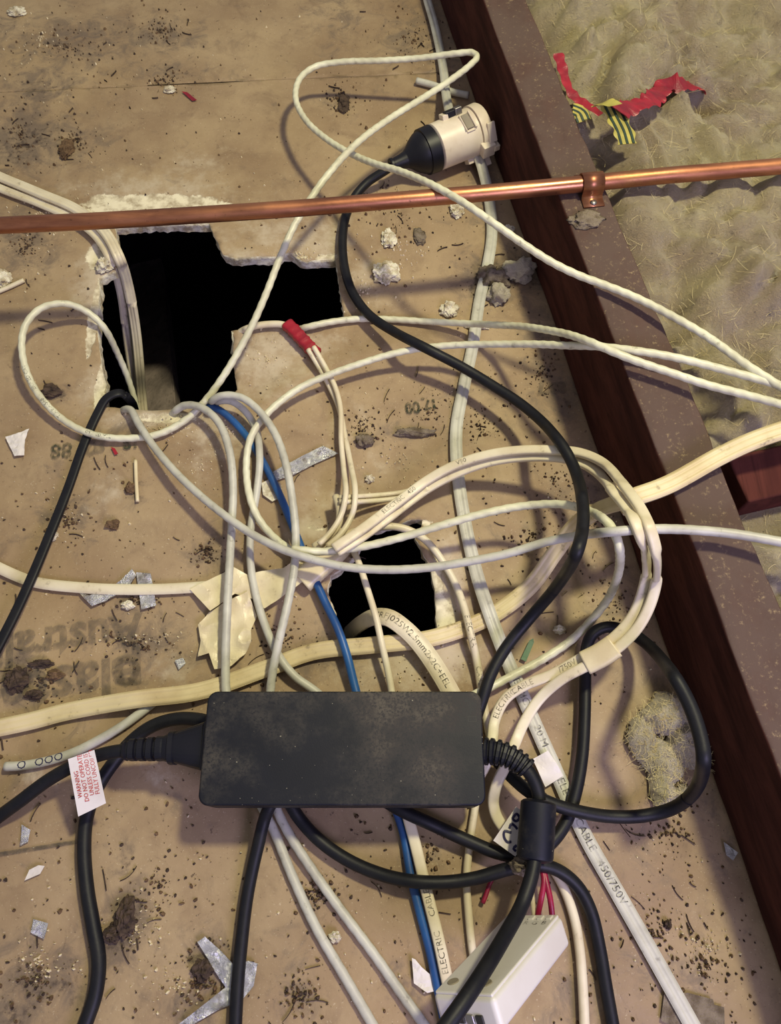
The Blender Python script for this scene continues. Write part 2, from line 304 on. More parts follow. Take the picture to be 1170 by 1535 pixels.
# ------------------------------------------------------------------ floor: two plasterboard sheets with broken holes
sa, sb = P(0, 137), P(600, 110); sd = (sb-sa).normalized(); sn = Vector((-sd.y, sd.x, 0))
X0, X1, Y0, Y1 = -.8, .85, -.35, 1.55
def seam_y(x, off=0): q = sa+sn*off; return q.y+(x-q.x)*sd.y/sd.x
floor = bpy.data.objects.new('floor', None); COL.objects.link(floor); floor['kind'] = 'structure'
def sheet_board(outer, holes, fine):
    pts, edges = [], []
    def loop(L):
        b = len(pts); pts.extend(Vector((q[0], q[1])) for q in L); edges.extend((b+i, b+(i+1) % len(L)) for i in range(len(L)))
    n_out = []
    for i in range(len(outer)):
        a, b = Vector(outer[i]), Vector(outer[(i+1) % len(outer)]); k = max(1, int((b-a).length/.02))
        n_out += [a.lerp(b, j/k) for j in range(k)]
    loop(n_out)
    for h in holes: loop(h)
    nc = len(pts)
    x0, x1, y0, y1 = fine; st = .0055
    y = y0
    while y < y1:
        x = x0
        while x < x1:
            q = (x+rnd.uniform(-.0018, .0018), y+rnd.uniform(-.0018, .0018))
            if inside(q, outer) and not any(inside(q, h) for h in holes): pts.append(Vector(q))
            x += st
        y += st
    y = Y0+.03
    while y < Y1:
        x = X0+.03
        while x < X1:
            q = (x, y)
            if not (x0-.02 < x < x1+.02 and y0-.02 < y < y1+.02) and inside(q, outer): pts.append(Vector(q))
            x += .05
        y += .05
    vs, es, fs, *_ = delaunay_2d_cdt(pts, edges, [], 0, 1e-6)
    V = []; F = []; gr = []; chk = []; tor = []
    for q in vs:
        g = bl(q, GRIME_SHADE); c = bl(q, CHALK); t = bl(q, TORN); q3 = Vector((q.x, q.y, 0))
        z = mnoise.noise(q3*22)*.0007+mnoise.noise(q3*90)*.0003-.0009
        if t > .45: z -= .0012*min(1, (t-.45)*5)+.0008*abs(mnoise.noise(q3*420))
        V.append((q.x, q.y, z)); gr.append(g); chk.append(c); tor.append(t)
    ec = {}
    for f in fs:
        c = (vs[f[0]]+vs[f[1]]+vs[f[2]])/3
        if not inside(c, outer) or any(inside(c, h) for h in holes): continue
        if (vs[f[1]]-vs[f[0]]).cross(vs[f[2]]-vs[f[0]]) < 0: f = f[::-1]
        F.append(tuple(f))
        for i in range(len(f)):
            a, b = f[i], f[(i+1) % len(f)]; ec[(a, b)] = 1
    fm = [0]*len(F)
    rim = [(a, b) for (a, b) in ec if (b, a) not in ec]
    low = {}
    def lower(i, lev):
        if (i, lev) not in low:
            x, y, z = V[i]; q = Vector((x, y, lev*.004)); v = mnoise.noise_vector(q*350)*(.0014 if lev < 3 else .0022)
            low[(i, lev)] = len(V); V.append((x+v.x, y+v.y, z-.0036*lev)); gr.append(1.2); chk.append(0); tor.append(0)
        return low[(i, lev)]
    for a, b in rim:
        for lev in range(3):
            p, q = (a, b) if lev == 0 else (lower(a, lev), lower(b, lev)); F.append((q, p, lower(a, lev+1), lower(b, lev+1))); fm.append(0 if abs((Vector((V[a][0], V[a][1], 0))-Vector((sa.x, sa.y, 0))).dot(sn)) < .003 else 1)
    o = mesh_obj('plasterboard_sheet', V, F, None, floor, True, [M['paper'], M['plaster']], fm)
    for nm, arr in (('grime_shade', gr), ('chalk', chk), ('torn', tor)):
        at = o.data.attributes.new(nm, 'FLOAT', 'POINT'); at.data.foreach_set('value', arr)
    return o
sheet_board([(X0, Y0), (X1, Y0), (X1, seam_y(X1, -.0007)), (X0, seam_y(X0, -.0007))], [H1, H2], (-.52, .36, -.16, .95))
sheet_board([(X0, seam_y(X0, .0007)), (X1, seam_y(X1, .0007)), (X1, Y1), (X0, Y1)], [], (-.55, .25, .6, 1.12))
# dark wall cavity under the sheets
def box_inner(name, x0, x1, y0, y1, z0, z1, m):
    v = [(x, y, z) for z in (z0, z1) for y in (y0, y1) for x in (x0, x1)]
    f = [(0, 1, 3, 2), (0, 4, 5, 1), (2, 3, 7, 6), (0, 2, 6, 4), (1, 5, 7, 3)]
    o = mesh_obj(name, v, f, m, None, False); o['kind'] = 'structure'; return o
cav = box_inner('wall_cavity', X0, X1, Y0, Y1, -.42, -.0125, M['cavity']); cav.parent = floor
def strut(name, a, b, wd, th, m, parent=None):
    a, b = Vector(a), Vector(b); x = (b-a).normalized(); y = Vector((0, 0, 1)).cross(x).normalized()
    bm = bmesh.new(); bmesh.ops.create_cube(bm, size=1); bm.transform(Matrix.Diagonal((wd, (b-a).length, th, 1)))
    bmesh.ops.bevel(bm, geom=bm.edges[:], offset=.0015, segments=2, affect='EDGES')
    return bm_obj(name, bm, m, parent, False, frame((a+b)/2, x.cross(Vector((0, 0, 1))), x))
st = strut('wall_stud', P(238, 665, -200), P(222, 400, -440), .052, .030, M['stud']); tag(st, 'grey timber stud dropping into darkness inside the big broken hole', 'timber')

# ------------------------------------------------------------------ joist and block
def joist():
    W2, H2_, r = JW/2, JH/2, .0022; ring = []
    for qx, qy, a0 in ((1, 1, 0), (-1, 1, 90), (-1, -1, 180), (1, -1, 270)):
        for k in range(4): a_ = R(a0+k*30); ring.append((qx*(W2-r)+r*math.cos(a_), qy*(H2_-r)+r*math.sin(a_)))
        nx, ny = {0: (-1, 1), 90: (-1, -1), 180: (1, -1), 270: (1, 1)}[a0]; p0 = ring[-1]
        p1 = (nx*(W2-r), ny*H2_) if a0 in (0, 180) else (nx*W2, ny*(H2_-r)); m_ = 9 if a0 in (0, 180) else 16
        ring += [(p0[0]+(p1[0]-p0[0])*k/m_, p0[1]+(p1[1]-p0[1])*k/m_) for k in range(1, m_)]
    K = len(ring); V, F = [], []; N_ = 420
    for j in range(N_):
        y = -.55+2.2*j/(N_-1)-.55
        for u, v in ring:
            q = Vector((u, y, v)); n = mnoise.noise_vector(Vector((u*26, y*9, v*26)))*.0014+mnoise.noise_vector(Vector((u*150, y*45, v*150)))*.0005
            e = max(0, 1-(abs(abs(u)-W2)+abs(v-H2_))/.004); n += Vector((-math.copysign(1, u), 0, -1))*(.0022*e*max(0, mnoise.noise(Vector((u*10, y*38, 3)))))
            V.append((u+n.x, y, v+(n.z*.6 if v > 0 else 0)))
    for j in range(N_-1):
        for k in range(K): k2 = (k+1) % K; F.append((j*K+k, (j+1)*K+k, (j+1)*K+k2, j*K+k2))
    F += [tuple(range(K)), tuple((N_-1)*K+k for k in range(K-1, -1, -1))]
    o = mesh_obj('ceiling_joist', V, F, M['joist']); mw = frame(JN*(JX+JW/2)+JD*.55+Vector((0, 0, JH/2)), JN, JD); o.data.transform(mw)
    o['kind'] = 'structure'; o['label'] = 'dark hardwood ceiling joist with dusty top edge'; return o
joist()
def on_joist(x, y): q = x*JN.x+y*JN.y; return JX-.001 < q < JX+JW+.001

# ------------------------------------------------------------------ insulation
PIT = P(1062, 132, 92)
PB = P(1000, 263, 105.5); PB.z = 0; PBN = P(1100, 255, 105.5)-P(900, 273, 105.5); PBN = Vector((-PBN.y, PBN.x, 0)).normalized(); BLK0 = P(1140, 728, 80); BLK0.z = 0
def ins_h(x, y):
    q = x*JN.x+y*JN.y-(JX+JW); d = x*JD.x+y*JD.y; p = Vector((x, y, 0))
    fold = max(0, min(1, (.80-d)/.16)); wv = p+mnoise.noise_vector(p*7)*.05+mnoise.noise_vector(p*21+Vector((4, 0, 2)))*.012
    h = .080+.010*mnoise.noise(p*5)+(1-fold)*(.016*abs(mnoise.noise(wv*9))+.009*abs(mnoise.noise(wv*23))+.003*abs(mnoise.noise(wv*60)))
    h += fold*(.046*abs(mnoise.noise(wv*11+Vector((2, 9, 4))))+.026*abs(mnoise.noise(wv*27))+.008*abs(mnoise.noise(wv*62))-.006)
    h += .0030*mnoise.noise(wv*70)+.0018*mnoise.noise(p*170)
    h -= .030*math.exp(-(((x-PIT.x)/.018)**2+((y-PIT.y)/.013)**2))
    h *= max(.55, min(1, .80+q*5)); g = abs((p-PB).dot(PBN)); h = min(h, .093+max(0, g-.014)*.6)
    g = (p-BLK0).length; return min(h, .062+max(0, g-.030)*1.2)
def insulation():
    V, F = [], []; nq, nd = 120, 330; st = .0042
    for j in range(nd):
        for i in range(nq):
            q = JN*(JX+JW+.0015+i*st)+JD*(-.15+j*st); V.append((q.x, q.y, ins_h(q.x, q.y)))
    for j in range(nd-1):
        for i in range(nq-1): a = j*nq+i; F.append((a, a+1, a+nq+1, a+nq))
    b = len(V)
    for j in range(nd): V.append((V[j*nq][0], V[j*nq][1], .001))
    for j in range(nd-1): F.append((j*nq, (j+1)*nq, b+j+1, b+j))
    o = mesh_obj('glass_wool_insulation', V, F, M['wool']); o['kind'] = 'stuff'
    tag(o, 'yellow glass wool insulation filling the bay beyond the joist', 'insulation')
    V, F = [], []
    for k in range(9000):
        q = JN*(JX+JW+rnd.uniform(.002, .45))+JD*rnd.uniform(.1, 1.2); z = ins_h(q.x, q.y); a = rnd.uniform(0, 6.28); L = rnd.uniform(.004, .014); wd = .00009
        p = Vector((q.x, q.y, z-.0005)); d = Vector((math.cos(a), math.sin(a), rnd.uniform(-.1, .5))); bnd = Vector((rnd.uniform(-1, 1), rnd.uniform(-1, 1), rnd.uniform(-.4, .2)))*.3; s_ = Vector((-d.y, d.x, 0)).normalized()*wd; base = len(V)
        for t in range(4):
            c = p+d*(L*t/3)+bnd*(L*(t/3)**2); V += [c-s_, c+s_]
        for t in range(3): F.append((base+2*t, base+2*t+1, base+2*t+3, base+2*t+2))
    f = mesh_obj('fibres', V, F, M['fibre'], o, False); f['kind'] = 'stuff'
insulation()
wb_ = rbox('timber_block', .060, .036, .05, .002, M['redwood'], frame(P(1142, 728, 62), P(1172, 700, 60)-P(1100, 716, 60), JD))
tag(wb_, 'reddish timber block end poking from the insulation beside the joist', 'timber')

# ------------------------------------------------------------------ cables
GX0, GY0, GR = -.62, -.3, .0015
GNX, GNY = int(1.3/GR), int(1.5/GR)
field = np.zeros((GNY, GNX))
for h in (H1, H2):
    xs = [p[0] for p in h]; ys = [p[1] for p in h]
    for j in range(int((min(ys)-GY0)/GR), int((max(ys)-GY0)/GR)+1):
        for i in range(int((min(xs)-GX0)/GR), int((max(xs)-GX0)/GR)+1):
            if inside((GX0+i*GR, GY0+j*GR), h): field[j, i] = -.5
gx, gy = np.meshgrid(GX0+np.arange(GNX)*GR, GY0+np.arange(GNY)*GR); gq = gx*JN.x+gy*JN.y
field[(gq > JX-.001) & (gq < JX+JW+.001)] = JH+.0005
for j in range(0, GNY, 4):
    for i in range(0, GNX, 4):
        if gq[j, i] > JX+JW+.002: field[j:j+4, i:i+4] = ins_h(gx[j, i], gy[j, i])-.004
def fmax(x, y, rad):
    i, j, k = int((x-GX0)/GR), int((y-GY0)/GR), max(1, int(rad/GR))
    if i-k < 0 or j-k < 0 or i+k >= GNX or j+k >= GNY: return -1.0
    return float(field[j-k:j+k+1, i-k:i+k+1].max())
def stamp(C, hw, hh, zmax):
    k = int(hw/GR)+1
    for x, y, z in C:
        if z > zmax or z < -.002: continue
        i, j = int((x-GX0)/GR), int((y-GY0)/GR)
        if i-k < 0 or j-k < 0 or i+k+1 >= GNX or j+k+1 >= GNY: continue
        d = np.hypot(gx[j-k:j+k+1, i-k:i+k+1]-x, gy[j-k:j+k+1, i-k:i+k+1]-y)
        top = np.where(d < hw+.0008, z+hh*np.sqrt(np.clip(1-(d/(hw+.0008))**2, .15, 1)), -9)
        field[j-k:j+k+1, i-k:i+k+1] = np.maximum(field[j-k:j+k+1, i-k:i+k+1], top)
PATHS = {}
def beyond(pts):
    """runs that leave the photograph go on for a while outside it"""
    pts = [tuple(map(float, p)) for p in pts]
    def ext(a, b, L):
        d = math.hypot(a[0]-b[0], a[1]-b[1]); return (a[0]+(a[0]-b[0])/d*L, a[1]+(a[1]-b[1])/d*L, a[2])
    out = lambda p: p[0] < -15 or p[0] > 1185 or p[1] < -15 or p[1] > 1550
    if out(pts[0]): pts = [ext(pts[0], pts[1], 330), ext(pts[0], pts[1], 150)]+pts
    if out(pts[-1]): pts = pts+[ext(pts[-1], pts[-2], 150), ext(pts[-1], pts[-2], 330)]
    return pts
def route(pts, hw, hh, zmax=.2, sigma=.016, settle=True, step=.002):
    pts = beyond(pts)
    S_ = catmull(pts, 14); z0 = S_[:, 2]/1000; z = z0.copy()
    W = np.array([P(a, b, c*1000) for a, b, c in zip(S_[:, 0], S_[:, 1], z)])
    if settle:
        for it in range(3):
            need = np.array([(fmax(x, y, hw*.8)+hh if zz > -.001 else -1) for (x, y, _), zz in zip(W, z0)])
            need[need < 0] = -1
            delta = np.clip(need-z0, 0, None); delta[z0 < -.001] = 0
            s = np.r_[0, np.cumsum(np.linalg.norm(np.diff(W, axis=0), axis=1))]
            G = np.exp(-(s[:, None]-s[None, :])**2/(2*sigma**2))
            ds = (G*delta[None, :]).max(1); ds = np.maximum(ds, (G@ds)/G.sum(1)); ds = np.where(z0 < -.001, ds*.3, ds)
            z = z0+ds
            W = np.array([P(a, b, c*1000) for a, b, c in zip(S_[:, 0], S_[:, 1], z)])
    C, s = resample(W, step)
    C[1:-1] = (C[:-2]+2*C[1:-1]+C[2:])/4
    stamp(C, hw, hh, zmax)
    return C, s
def cable(name, label, pts, m, r=None, flat=None, lobes=0, spiral=0., cat='cable', group=None, zmax=.2, parent=None, settle=True, twist=None, scale=None, sigma=.016):
    if flat: hw, hh = flat[0]/2000, flat[1]/2000; prof = p_flat(2*hw, 2*hh, lobes)
    else: hw = hh = r/1000; prof = p_round(hw)
    C, s = route(pts, hw, hh, zmax, settle=settle, sigma=sigma)
    tw = None
    if twist: tw = np.interp(np.linspace(0, 1, len(C)), [a for a, b in twist], [R(b) for a, b in twist])
    if spiral: scale = np.ones(len(C))
    V, F = sweep(C, prof, scale, tw, spiral, s)
    o = mesh_obj(name, V, F, M[m], parent)
    if label: tag(o, label, cat, group)
    PATHS[o.name] = (C, s, hw, hh, bool(flat), tw)
    return o
def text_mesh(body, size, bold=0.0):
    c = bpy.data.curves.new('t', 'FONT'); c.body = body; c.size = size; c.resolution_u = 2; c.offset = bold; c.align_x = 'CENTER'; c.align_y = 'CENTER'
    o = bpy.data.objects.new('t', c); COL.objects.link(o); dg = bpy.context.evaluated_depsgraph_get(); dg.update()
    me = bpy.data.meshes.new_from_object(o.evaluated_get(dg)); bpy.data.objects.remove(o, do_unlink=True)
    V = [tuple(v.co) for v in me.vertices]; F = [tuple(p.vertices) for p in me.polygons]; bpy.data.meshes.remove(me); return V, F
def print_on(o, body, px, py, size, m='ink', flip=False, off=0.0):
    """lettering lying on the sheath, centred where the photograph shows it"""
    C, s, hw, hh, flat, tw = PATHS[o.name]; T, L, N = frames(C, tw)
    V, F = text_mesh(body, size); u = [((q.x-P(px, py, q.z*1000).x)**2+(q.y-P(px, py, q.z*1000).y)**2) for q in map(Vector, C)]
    i0 = int(np.argmin(u)); s0 = s[i0]; out = []
    for x, y, _ in V:
        if flip: x, y = -x, -y
        ss = min(max(s0+x, s[0]), s[-1]); g = lambda A: np.array([np.interp(ss, s, A[:, k]) for k in range(3)])
        c, l, n = g(C), g(L), g(N); y += off
        if flat: v = c+l*y+n*(hh*1.03*(1-min(.5, (abs(y)/hw)**3.2*.4))+.00008)
        else: a = y/hw; v = c+(hw*1.03+.00006)*(n*math.cos(a)+l*math.sin(a))
        out.append(v)
    q = mesh_obj('lettering', out, F, M[m], o, False); return q
WHITE = 'white mains cables'; DATA = 'data cables'; BLK = 'black power cords'

c = cable('data_cable', 'short grey cable end with black marker loops, beside the warning label', [(8, 1149, 4), (30, 1148, 4), (70, 1141, 4), (110, 1128, 4), (150, 1108, 4), (185, 1087, 4), (215, 1065, 4), (240, 1046, 3.5), (262, 1034, 3.4)], 'grey', r=3.2, group=DATA)
for k, (x, y, n) in enumerate([(34, 1147, 1), (68, 1141, 3)]): print_on(c, 'O'*n, x+10*k, y, .008, 'navy')
cable('cable_offcut', 'short grey cable offcut lying above the round white socket', [(624, 121, 4), (650, 128, 4), (675, 137, 4), (702, 143, 4)], 'grey', r=3.4, cat='cable')
c = cable('flat_cable', 'yellowed ribbed flat cable running from board edge beneath the coils up over the joist', [(-40, 1099, 4), (50, 1080, 4), (100, 1067, 4), (200, 1049, 4), (300, 1036, 4), (400, 1002, 4), (470, 977, 4), (560, 967, 6), (640, 958, 6), (700, 940, 5), (745, 918, 5), (795, 878, 8), (830, 830, 20), (860, 790, 45), (895, 765, 76), (945, 747, 101), (1000, 727, 104), (1080, 683, 108), (1130, 660, 114), (1200, 636, 120)], 'cream', flat=(12.5, 5.6), lobes=3, group=WHITE)
cable('flat_cable', 'grey flat cable dropping from the far edge to the back of the white socket', [(630, -40, 5), (640, 0, 5), (650, 35, 5), (659, 75, 5), (665, 110, 8), (668, 140, 16), (671, 158, 26), (674, 170, 32)], 'grey', flat=(9, 4.5), lobes=2, group=WHITE)
W7 = cable('flat_cable', 'long grey flat cable running from the socket down beside the joist past the adapter', [(716, 232, 14), (724, 258, 8), (733, 300, 3), (737, 350, 3), (730, 400, 3), (719, 448, 3), (708, 520, 3), (695, 580, 3), (684, 640, 3), (685, 700, 3), (696, 780, 3), (714, 860, 3), (737, 930, 4), (760, 990, 4), (790, 1060, 3), (830, 1150, 3), (875, 1250, 3), (920, 1330, 3), (960, 1400, 3), (1005, 1480, 3), (1055, 1570, 3)], 'grey', flat=(10.2, 4.6), lobes=2, group=WHITE)
for tx, x, y in (('METRIC', 775, 1030), ('20 M', 812, 1102), ('ELEC', 842, 1187), ('CABLE', 875, 1250), ('450/750V', 915, 1322)): print_on(W7, tx, x, y, .0075, flip=False)
cable('flat_cable', 'pale flat cable lying across the foil scraps into the crumpled tape', [(-40, 830, 3), (0, 852, 3), (50, 872, 3), (120, 881, 3), (200, 884, 3), (300, 880, 3), (360, 872, 3)], 'white', flat=(8.5, 4.4), lobes=1, group=WHITE)
cable('flat_cable', 'lower of two ribbed white cables entering the big hole under the pipe', [(-40, 262, 3), (0, 282, 3), (60, 305, 4), (110, 328, 5), (143, 352, 6), (165, 385, 4), (180, 430, -30), (190, 500, -85), (203, 590, -135), (212, 660, -165)], 'white', flat=(9, 5), lobes=2, group=WHITE)
cable('flat_cable', 'upper of two ribbed white cables entering the big hole under the pipe', [(-40, 247, 5), (0, 265, 5), (60, 290, 6), (115, 314, 8), (155, 345, 9), (178, 385, 6), (192, 430, -28), (204, 500, -75), (212, 590, -125), (218, 660, -155)], 'white', flat=(10, 5.4), lobes=3, group=WHITE)
cable('thin_power_cable', 'thin black flat cable dropping from the big hole across the board', [(205, 625, -60), (195, 600, -8), (180, 589, 5), (160, 597, 6), (146, 620, 4), (126, 665, 4), (101, 735, 6), (75, 800, 10), (50, 860, 14), (25, 915, 14), (-2, 968, 14), (-35, 1030, 14)], 'black', flat=(7.4, 4.2), group=BLK)
c = cable('flat_cable', 'thick flat mains cable curling out of the small hole to the adapter', [(520, 952, -45), (540, 935, -18), (560, 925, 2), (582, 926, 12), (607, 943, 13), (630, 967, 11), (655, 1003, 9), (678, 1043, 7), (700, 1090, 5), (715, 1130, 4)], 'white', flat=(13, 6), lobes=1, group=WHITE)
print_on(c, 'SRFJ025W', 590, 932, .0068); print_on(c, '2.5mm2x2C+E', 640, 980, .0068); print_on(c, 'EL', 668, 1024, .0068)
cable('thin_cable', 'thin cream cable hanging across the middle of the small hole', [(520, 806, 10), (536, 840, 13), (551, 885, 15), (563, 925, 17), (573, 970, 16), (582, 1010, 12), (588, 1045, 8), (596, 1110, 5)], 'white', r=2.5, group=WHITE)
c = cable('thin_cable', 'thin lettered cream cable arching over the small hole and down its plaster edge', [(490, 816, 9), (510, 805, 12), (535, 796, 15), (565, 790, 17), (595, 790, 17), (620, 798, 15), (642, 814, 11), (662, 840, 8), (681, 873, 7), (695, 910, 10), (705, 950, 13), (714, 990, 8), (722, 1040, 5), (730, 1085, 4), (738, 1125, 4)], 'white', r=2.9, group=WHITE)
print_on(c, 'ELECTRA', 701, 945, .0058); print_on(c, 'CABLE', 718, 1015, .0058)
cable('thin_cable', 'pale bare stub of cable bending up from the taped junction', [(503, 744, 14), (509, 765, 16), (507, 785, 15), (494, 803, 10), (470, 820, 6)], 'white', r=2.9, group=WHITE)
cable('thin_cable', 'upper of two thin cables running flat to the taped junction', [(508, 746, 5), (540, 744, 5), (580, 741, 5), (615, 735, 7), (640, 722, 10)], 'white', r=2.0, group=WHITE)
cable('thin_cable', 'lower of two thin cables running flat to the taped junction', [(508, 752, 4), (540, 752, 4), (580, 749, 4), (612, 744, 6), (636, 733, 8)], 'white', r=2.0, group=WHITE)
rt = cable('taped_cable', 'pale cable with red tape splice leaving the edge of the big hole', [(350, 530, -25), (358, 500, -6), (378, 490, 2), (402, 486, 4), (425, 487, 5), (440, 496, 6), (455, 512, 6), (468, 528, 6)], 'white', r=3.0, group=WHITE)
C, s = resample(np.array([P(*q) for q in [(430, 486, 6), (440, 495, 6.5), (452, 508, 6.5), (464, 521, 6), (473, 530, 6)]]), .0015)
V, F = sweep(C, p_flat(.0115, .0085, 0, 20), 1+.09*np.sin(np.arange(len(C))*1.9)*np.cos(np.arange(len(C))*.6)); mesh_obj('red_tape', V, F, M['red'], rt)['label'] = 'red tape splice'
cable('thin_cable', 'thin white cable from the red tape, curving lower to the junction', [(462, 524, 5), (476, 547, 4), (493, 578, 4), (508, 612, 5), (518, 660, 6), (526, 700, 6), (532, 735, 6), (528, 770, 7), (511, 800, 8), (490, 819, 6)], 'white', r=2.3, group=WHITE)
cable('thin_cable', 'thin white cable from the red tape, inner of the twin run', [(470, 520, 5), (486, 548, 4), (502, 580, 4), (510, 612, 3), (511, 660, 3), (515, 705, 3), (518, 740, 3), (511, 772, 4), (497, 796, 4), (478, 816, 4)], 'white', r=2.2, group=WHITE)
cable('blue_cable', 'blue network cable running from the big hole under the adapter', [(298, 640, -30), (305, 612, -4), (325, 613, 4), (350, 632, 5), (375, 662, 5), (398, 700, 5), (418, 740, 5), (437, 785, 5), (455, 830, 6), (470, 865, 8), (488, 905, 9), (505, 940, 12), (519, 980, 12), (533, 1035, 8), (560, 1130, 4), (590, 1205, 4), (605, 1250, 3), (615, 1310, 3), (630, 1370, 3), (643, 1420, 3), (655, 1475, 3), (672, 1560, 3)], 'blue', r=3.1, group=DATA)
W1 = cable('data_cable', 'long pale data cable looping over the copper pipe and back into the big hole', [(1210, 606, 126), (1170, 580, 122), (1120, 548, 118), (1060, 505, 114), (1000, 470, 110), (950, 445, 107), (900, 425, 105), (870, 414, 105), (830, 395, 107), (790, 370, 112), (740, 335, 119), (690, 301, 120), (645, 276, 112), (600, 257, 96), (560, 245, 80), (525, 230, 64), (490, 209, 54), (458, 180, 46), (443, 148, 42), (448, 120, 40), (470, 101, 40), (510, 93, 42), (570, 91, 46), (630, 87, 52), (685, 80, 60), (708, 79, 63), (715, 85, 64), (705, 97, 64), (675, 120, 64), (640, 143, 66), (590, 174, 72), (550, 202, 78), (520, 229, 80), (485, 270, 78), (462, 303, 72), (440, 340, 66), (420, 385, 58), (400, 437, 48), (380, 483, 38), (357, 527, 28), (332, 568, 18), (308, 600, 10), (280, 628, 6), (240, 650, 5), (195, 657, 5), (150, 654, 6), (110, 639, 8), (75, 612, 12), (46, 572, 18), (33, 527, 24), (37, 490, 28), (60, 463, 29), (95, 455, 26), (128, 466, 14), (155, 490, 2), (176, 530, -28), (196, 580, -60), (216, 660, -100)], 'pale', r=2.9, spiral=.055, zmax=.03, group=DATA)
print_on(W1, 'TIA/EIA-568', 78, 615, .0046); print_on(W1, 'TIA 01 150', 150, 652, .0046); print_on(W1, 'VERIFIED CAT', 45, 572, .0044)
cable('data_cable', 'grey data cable bowing through the middle and ending under the adapter', [(315, 625, -22), (322, 604, -3), (345, 601, 4), (367, 616, 5), (384, 645, 5), (389, 690, 5), (385, 735, 5), (376, 790, 5), (375, 840, 7), (383, 890, 7), (398, 940, 8), (417, 982, 8), (442, 1014, 6), (470, 1034, 4), (505, 1064, 4)], 'grey', r=3.0, group=DATA)
cable('data_cable', 'pale data cable curving from the junction over the joist, lower of two crossing strands', [(1210, 590, 120), (1170, 578, 119), (1080, 553, 114), (1030, 540, 112), (980, 530, 110), (930, 523, 107), (890, 519, 99), (850, 518, 84), (800, 516, 64), (740, 516, 45), (690, 517, 32), (640, 521, 26), (590, 530, 22), (540, 545, 19), (490, 563, 17), (450, 581, 16), (415, 606, 15), (390, 632, 14), (375, 658, 12), (369, 695, 9), (373, 740, 6), (386, 775, 5), (408, 803, 4), (440, 827, 4), (466, 838, 4)], 'pale', r=2.9, spiral=.05, group=DATA)
c = cable('thin_cable', 'cream lettered cable leaving the adapter beside the blue cable', [(590, 1140, 5), (606, 1205, 4), (622, 1265, 3), (640, 1340, 3), (655, 1400, 3), (668, 1460, 3), (676, 1500, 3)], 'white', flat=(7.6, 4.4), group=WHITE)
print_on(c, 'CABLE', 641, 1352, .0056, flip=True); print_on(c, 'ELECTRIC', 660, 1425, .0056, flip=True)
cable('thin_cable', 'thin cream cable dropping from the adapter corner behind the white controller', [(717, 1180, 4), (711, 1215, 3), (703, 1270, 3), (699, 1320, 3), (702, 1370, 3), (707, 1420, 3), (714, 1460, 3)], 'white', r=2.6, group=WHITE)
cable('thin_cable', 'cream cable trailing down between the controller and the black cord', [(800, 1262, 4), (828, 1302, 4), (845, 1332, 4), (860, 1375, 4), (868, 1420, 4), (873, 1480, 4), (877, 1570, 4)], 'white', r=3.2, group=WHITE)
cable('power_cable', 'black cord making a big loop around the insulation tuft', [(560, 1190, 6), (600, 1214, 7), (650, 1237, 8), (700, 1260, 9), (745, 1278, 10), (785, 1284, 11), (820, 1268, 11), (846, 1236, 9), (862, 1190, 9), (872, 1135, 9), (876, 1070, 9), (877, 1010, 9), (879, 970, 11), (888, 950, 13), (908, 940, 14), (935, 945, 13), (965, 962, 10), (1000, 1000, 8), (1030, 1050, 8), (1048, 1100, 8), (1054, 1140, 9), (1044, 1180, 10), (1015, 1208, 11), (970, 1222, 11), (915, 1224, 12), (865, 1216, 17), (825, 1204, 20), (790, 1185, 21), (762, 1160, 18), (742, 1138, 14), (715, 1120, 10)], 'black', r=4.3, group=BLK)
W3a = cable('data_cable', 'grey data cable arching from the hole, outer of the pair dropping to the adapter', [(250, 650, -30), (258, 622, -5), (276, 608, 5), (302, 611, 12), (328, 634, 17), (344, 678, 18), (349, 730, 16), (347, 790, 14), (343, 860, 16), (340, 920, 17), (338, 980, 15), (339, 1040, 11), (350, 1120, 6), (385, 1195, 4), (408, 1240, 3.5), (440, 1318, 3.5), (475, 1393, 3.5), (517, 1465, 3.5), (575, 1565, 3.5)], 'grey', r=3.2, spiral=.02, group=DATA)
cable('data_cable', 'grey data cable arching from the hole, inner of the pair dropping to the adapter', [(312, 630, -25), (316, 603, -3), (333, 593, 9), (362, 596, 16), (390, 618, 22), (413, 652, 26), (428, 695, 27), (438, 750, 26), (443, 800, 24), (441, 850, 24), (431, 905, 24), (418, 960, 22), (408, 1010, 16), (404, 1050, 11), (402, 1130, 5), (412, 1205, 4), (432, 1248, 3.5), (472, 1310, 3.5), (515, 1370, 3.5), (560, 1430, 3.5), (602, 1490, 3.5), (660, 1570, 3.5)], 'grey', r=3.1, spiral=.03, group=DATA)
cable('data_cable', 'grey data cable circling right of the black cord from the junction to the adapter', [(438, 823, 16), (480, 827, 21), (540, 820, 26), (600, 806, 31), (660, 788, 36), (720, 771, 42), (780, 759, 44), (840, 756, 44), (880, 765, 40), (910, 783, 34), (926, 813, 28), (928, 850, 22), (915, 890, 16), (890, 925, 11), (855, 960, 8), (810, 990, 6), (765, 1014, 5), (735, 1030, 4), (700, 1046, 4)], 'pale', r=3.0, spiral=.05, group=DATA)['label'] = 'pale data cable circling around the black plug cord back to the adapter'
cable('data_cable', 'pale data cable crossing the joist, upper of two crossing strands, ending at the red tape', [(1210, 616, 118), (1170, 606, 117), (1110, 590, 114), (1060, 577, 111), (1000, 557, 109), (950, 540, 108), (920, 528, 107), (880, 511, 101), (850, 501, 88), (815, 494, 70), (780, 489, 50), (740, 487, 30), (700, 485, 14), (640, 482, 5), (590, 479, 3), (540, 478, 3), (500, 482, 3), (470, 488, 3), (448, 494, -4), (430, 506, -30)], 'pale', r=2.9, spiral=.05, group=DATA)
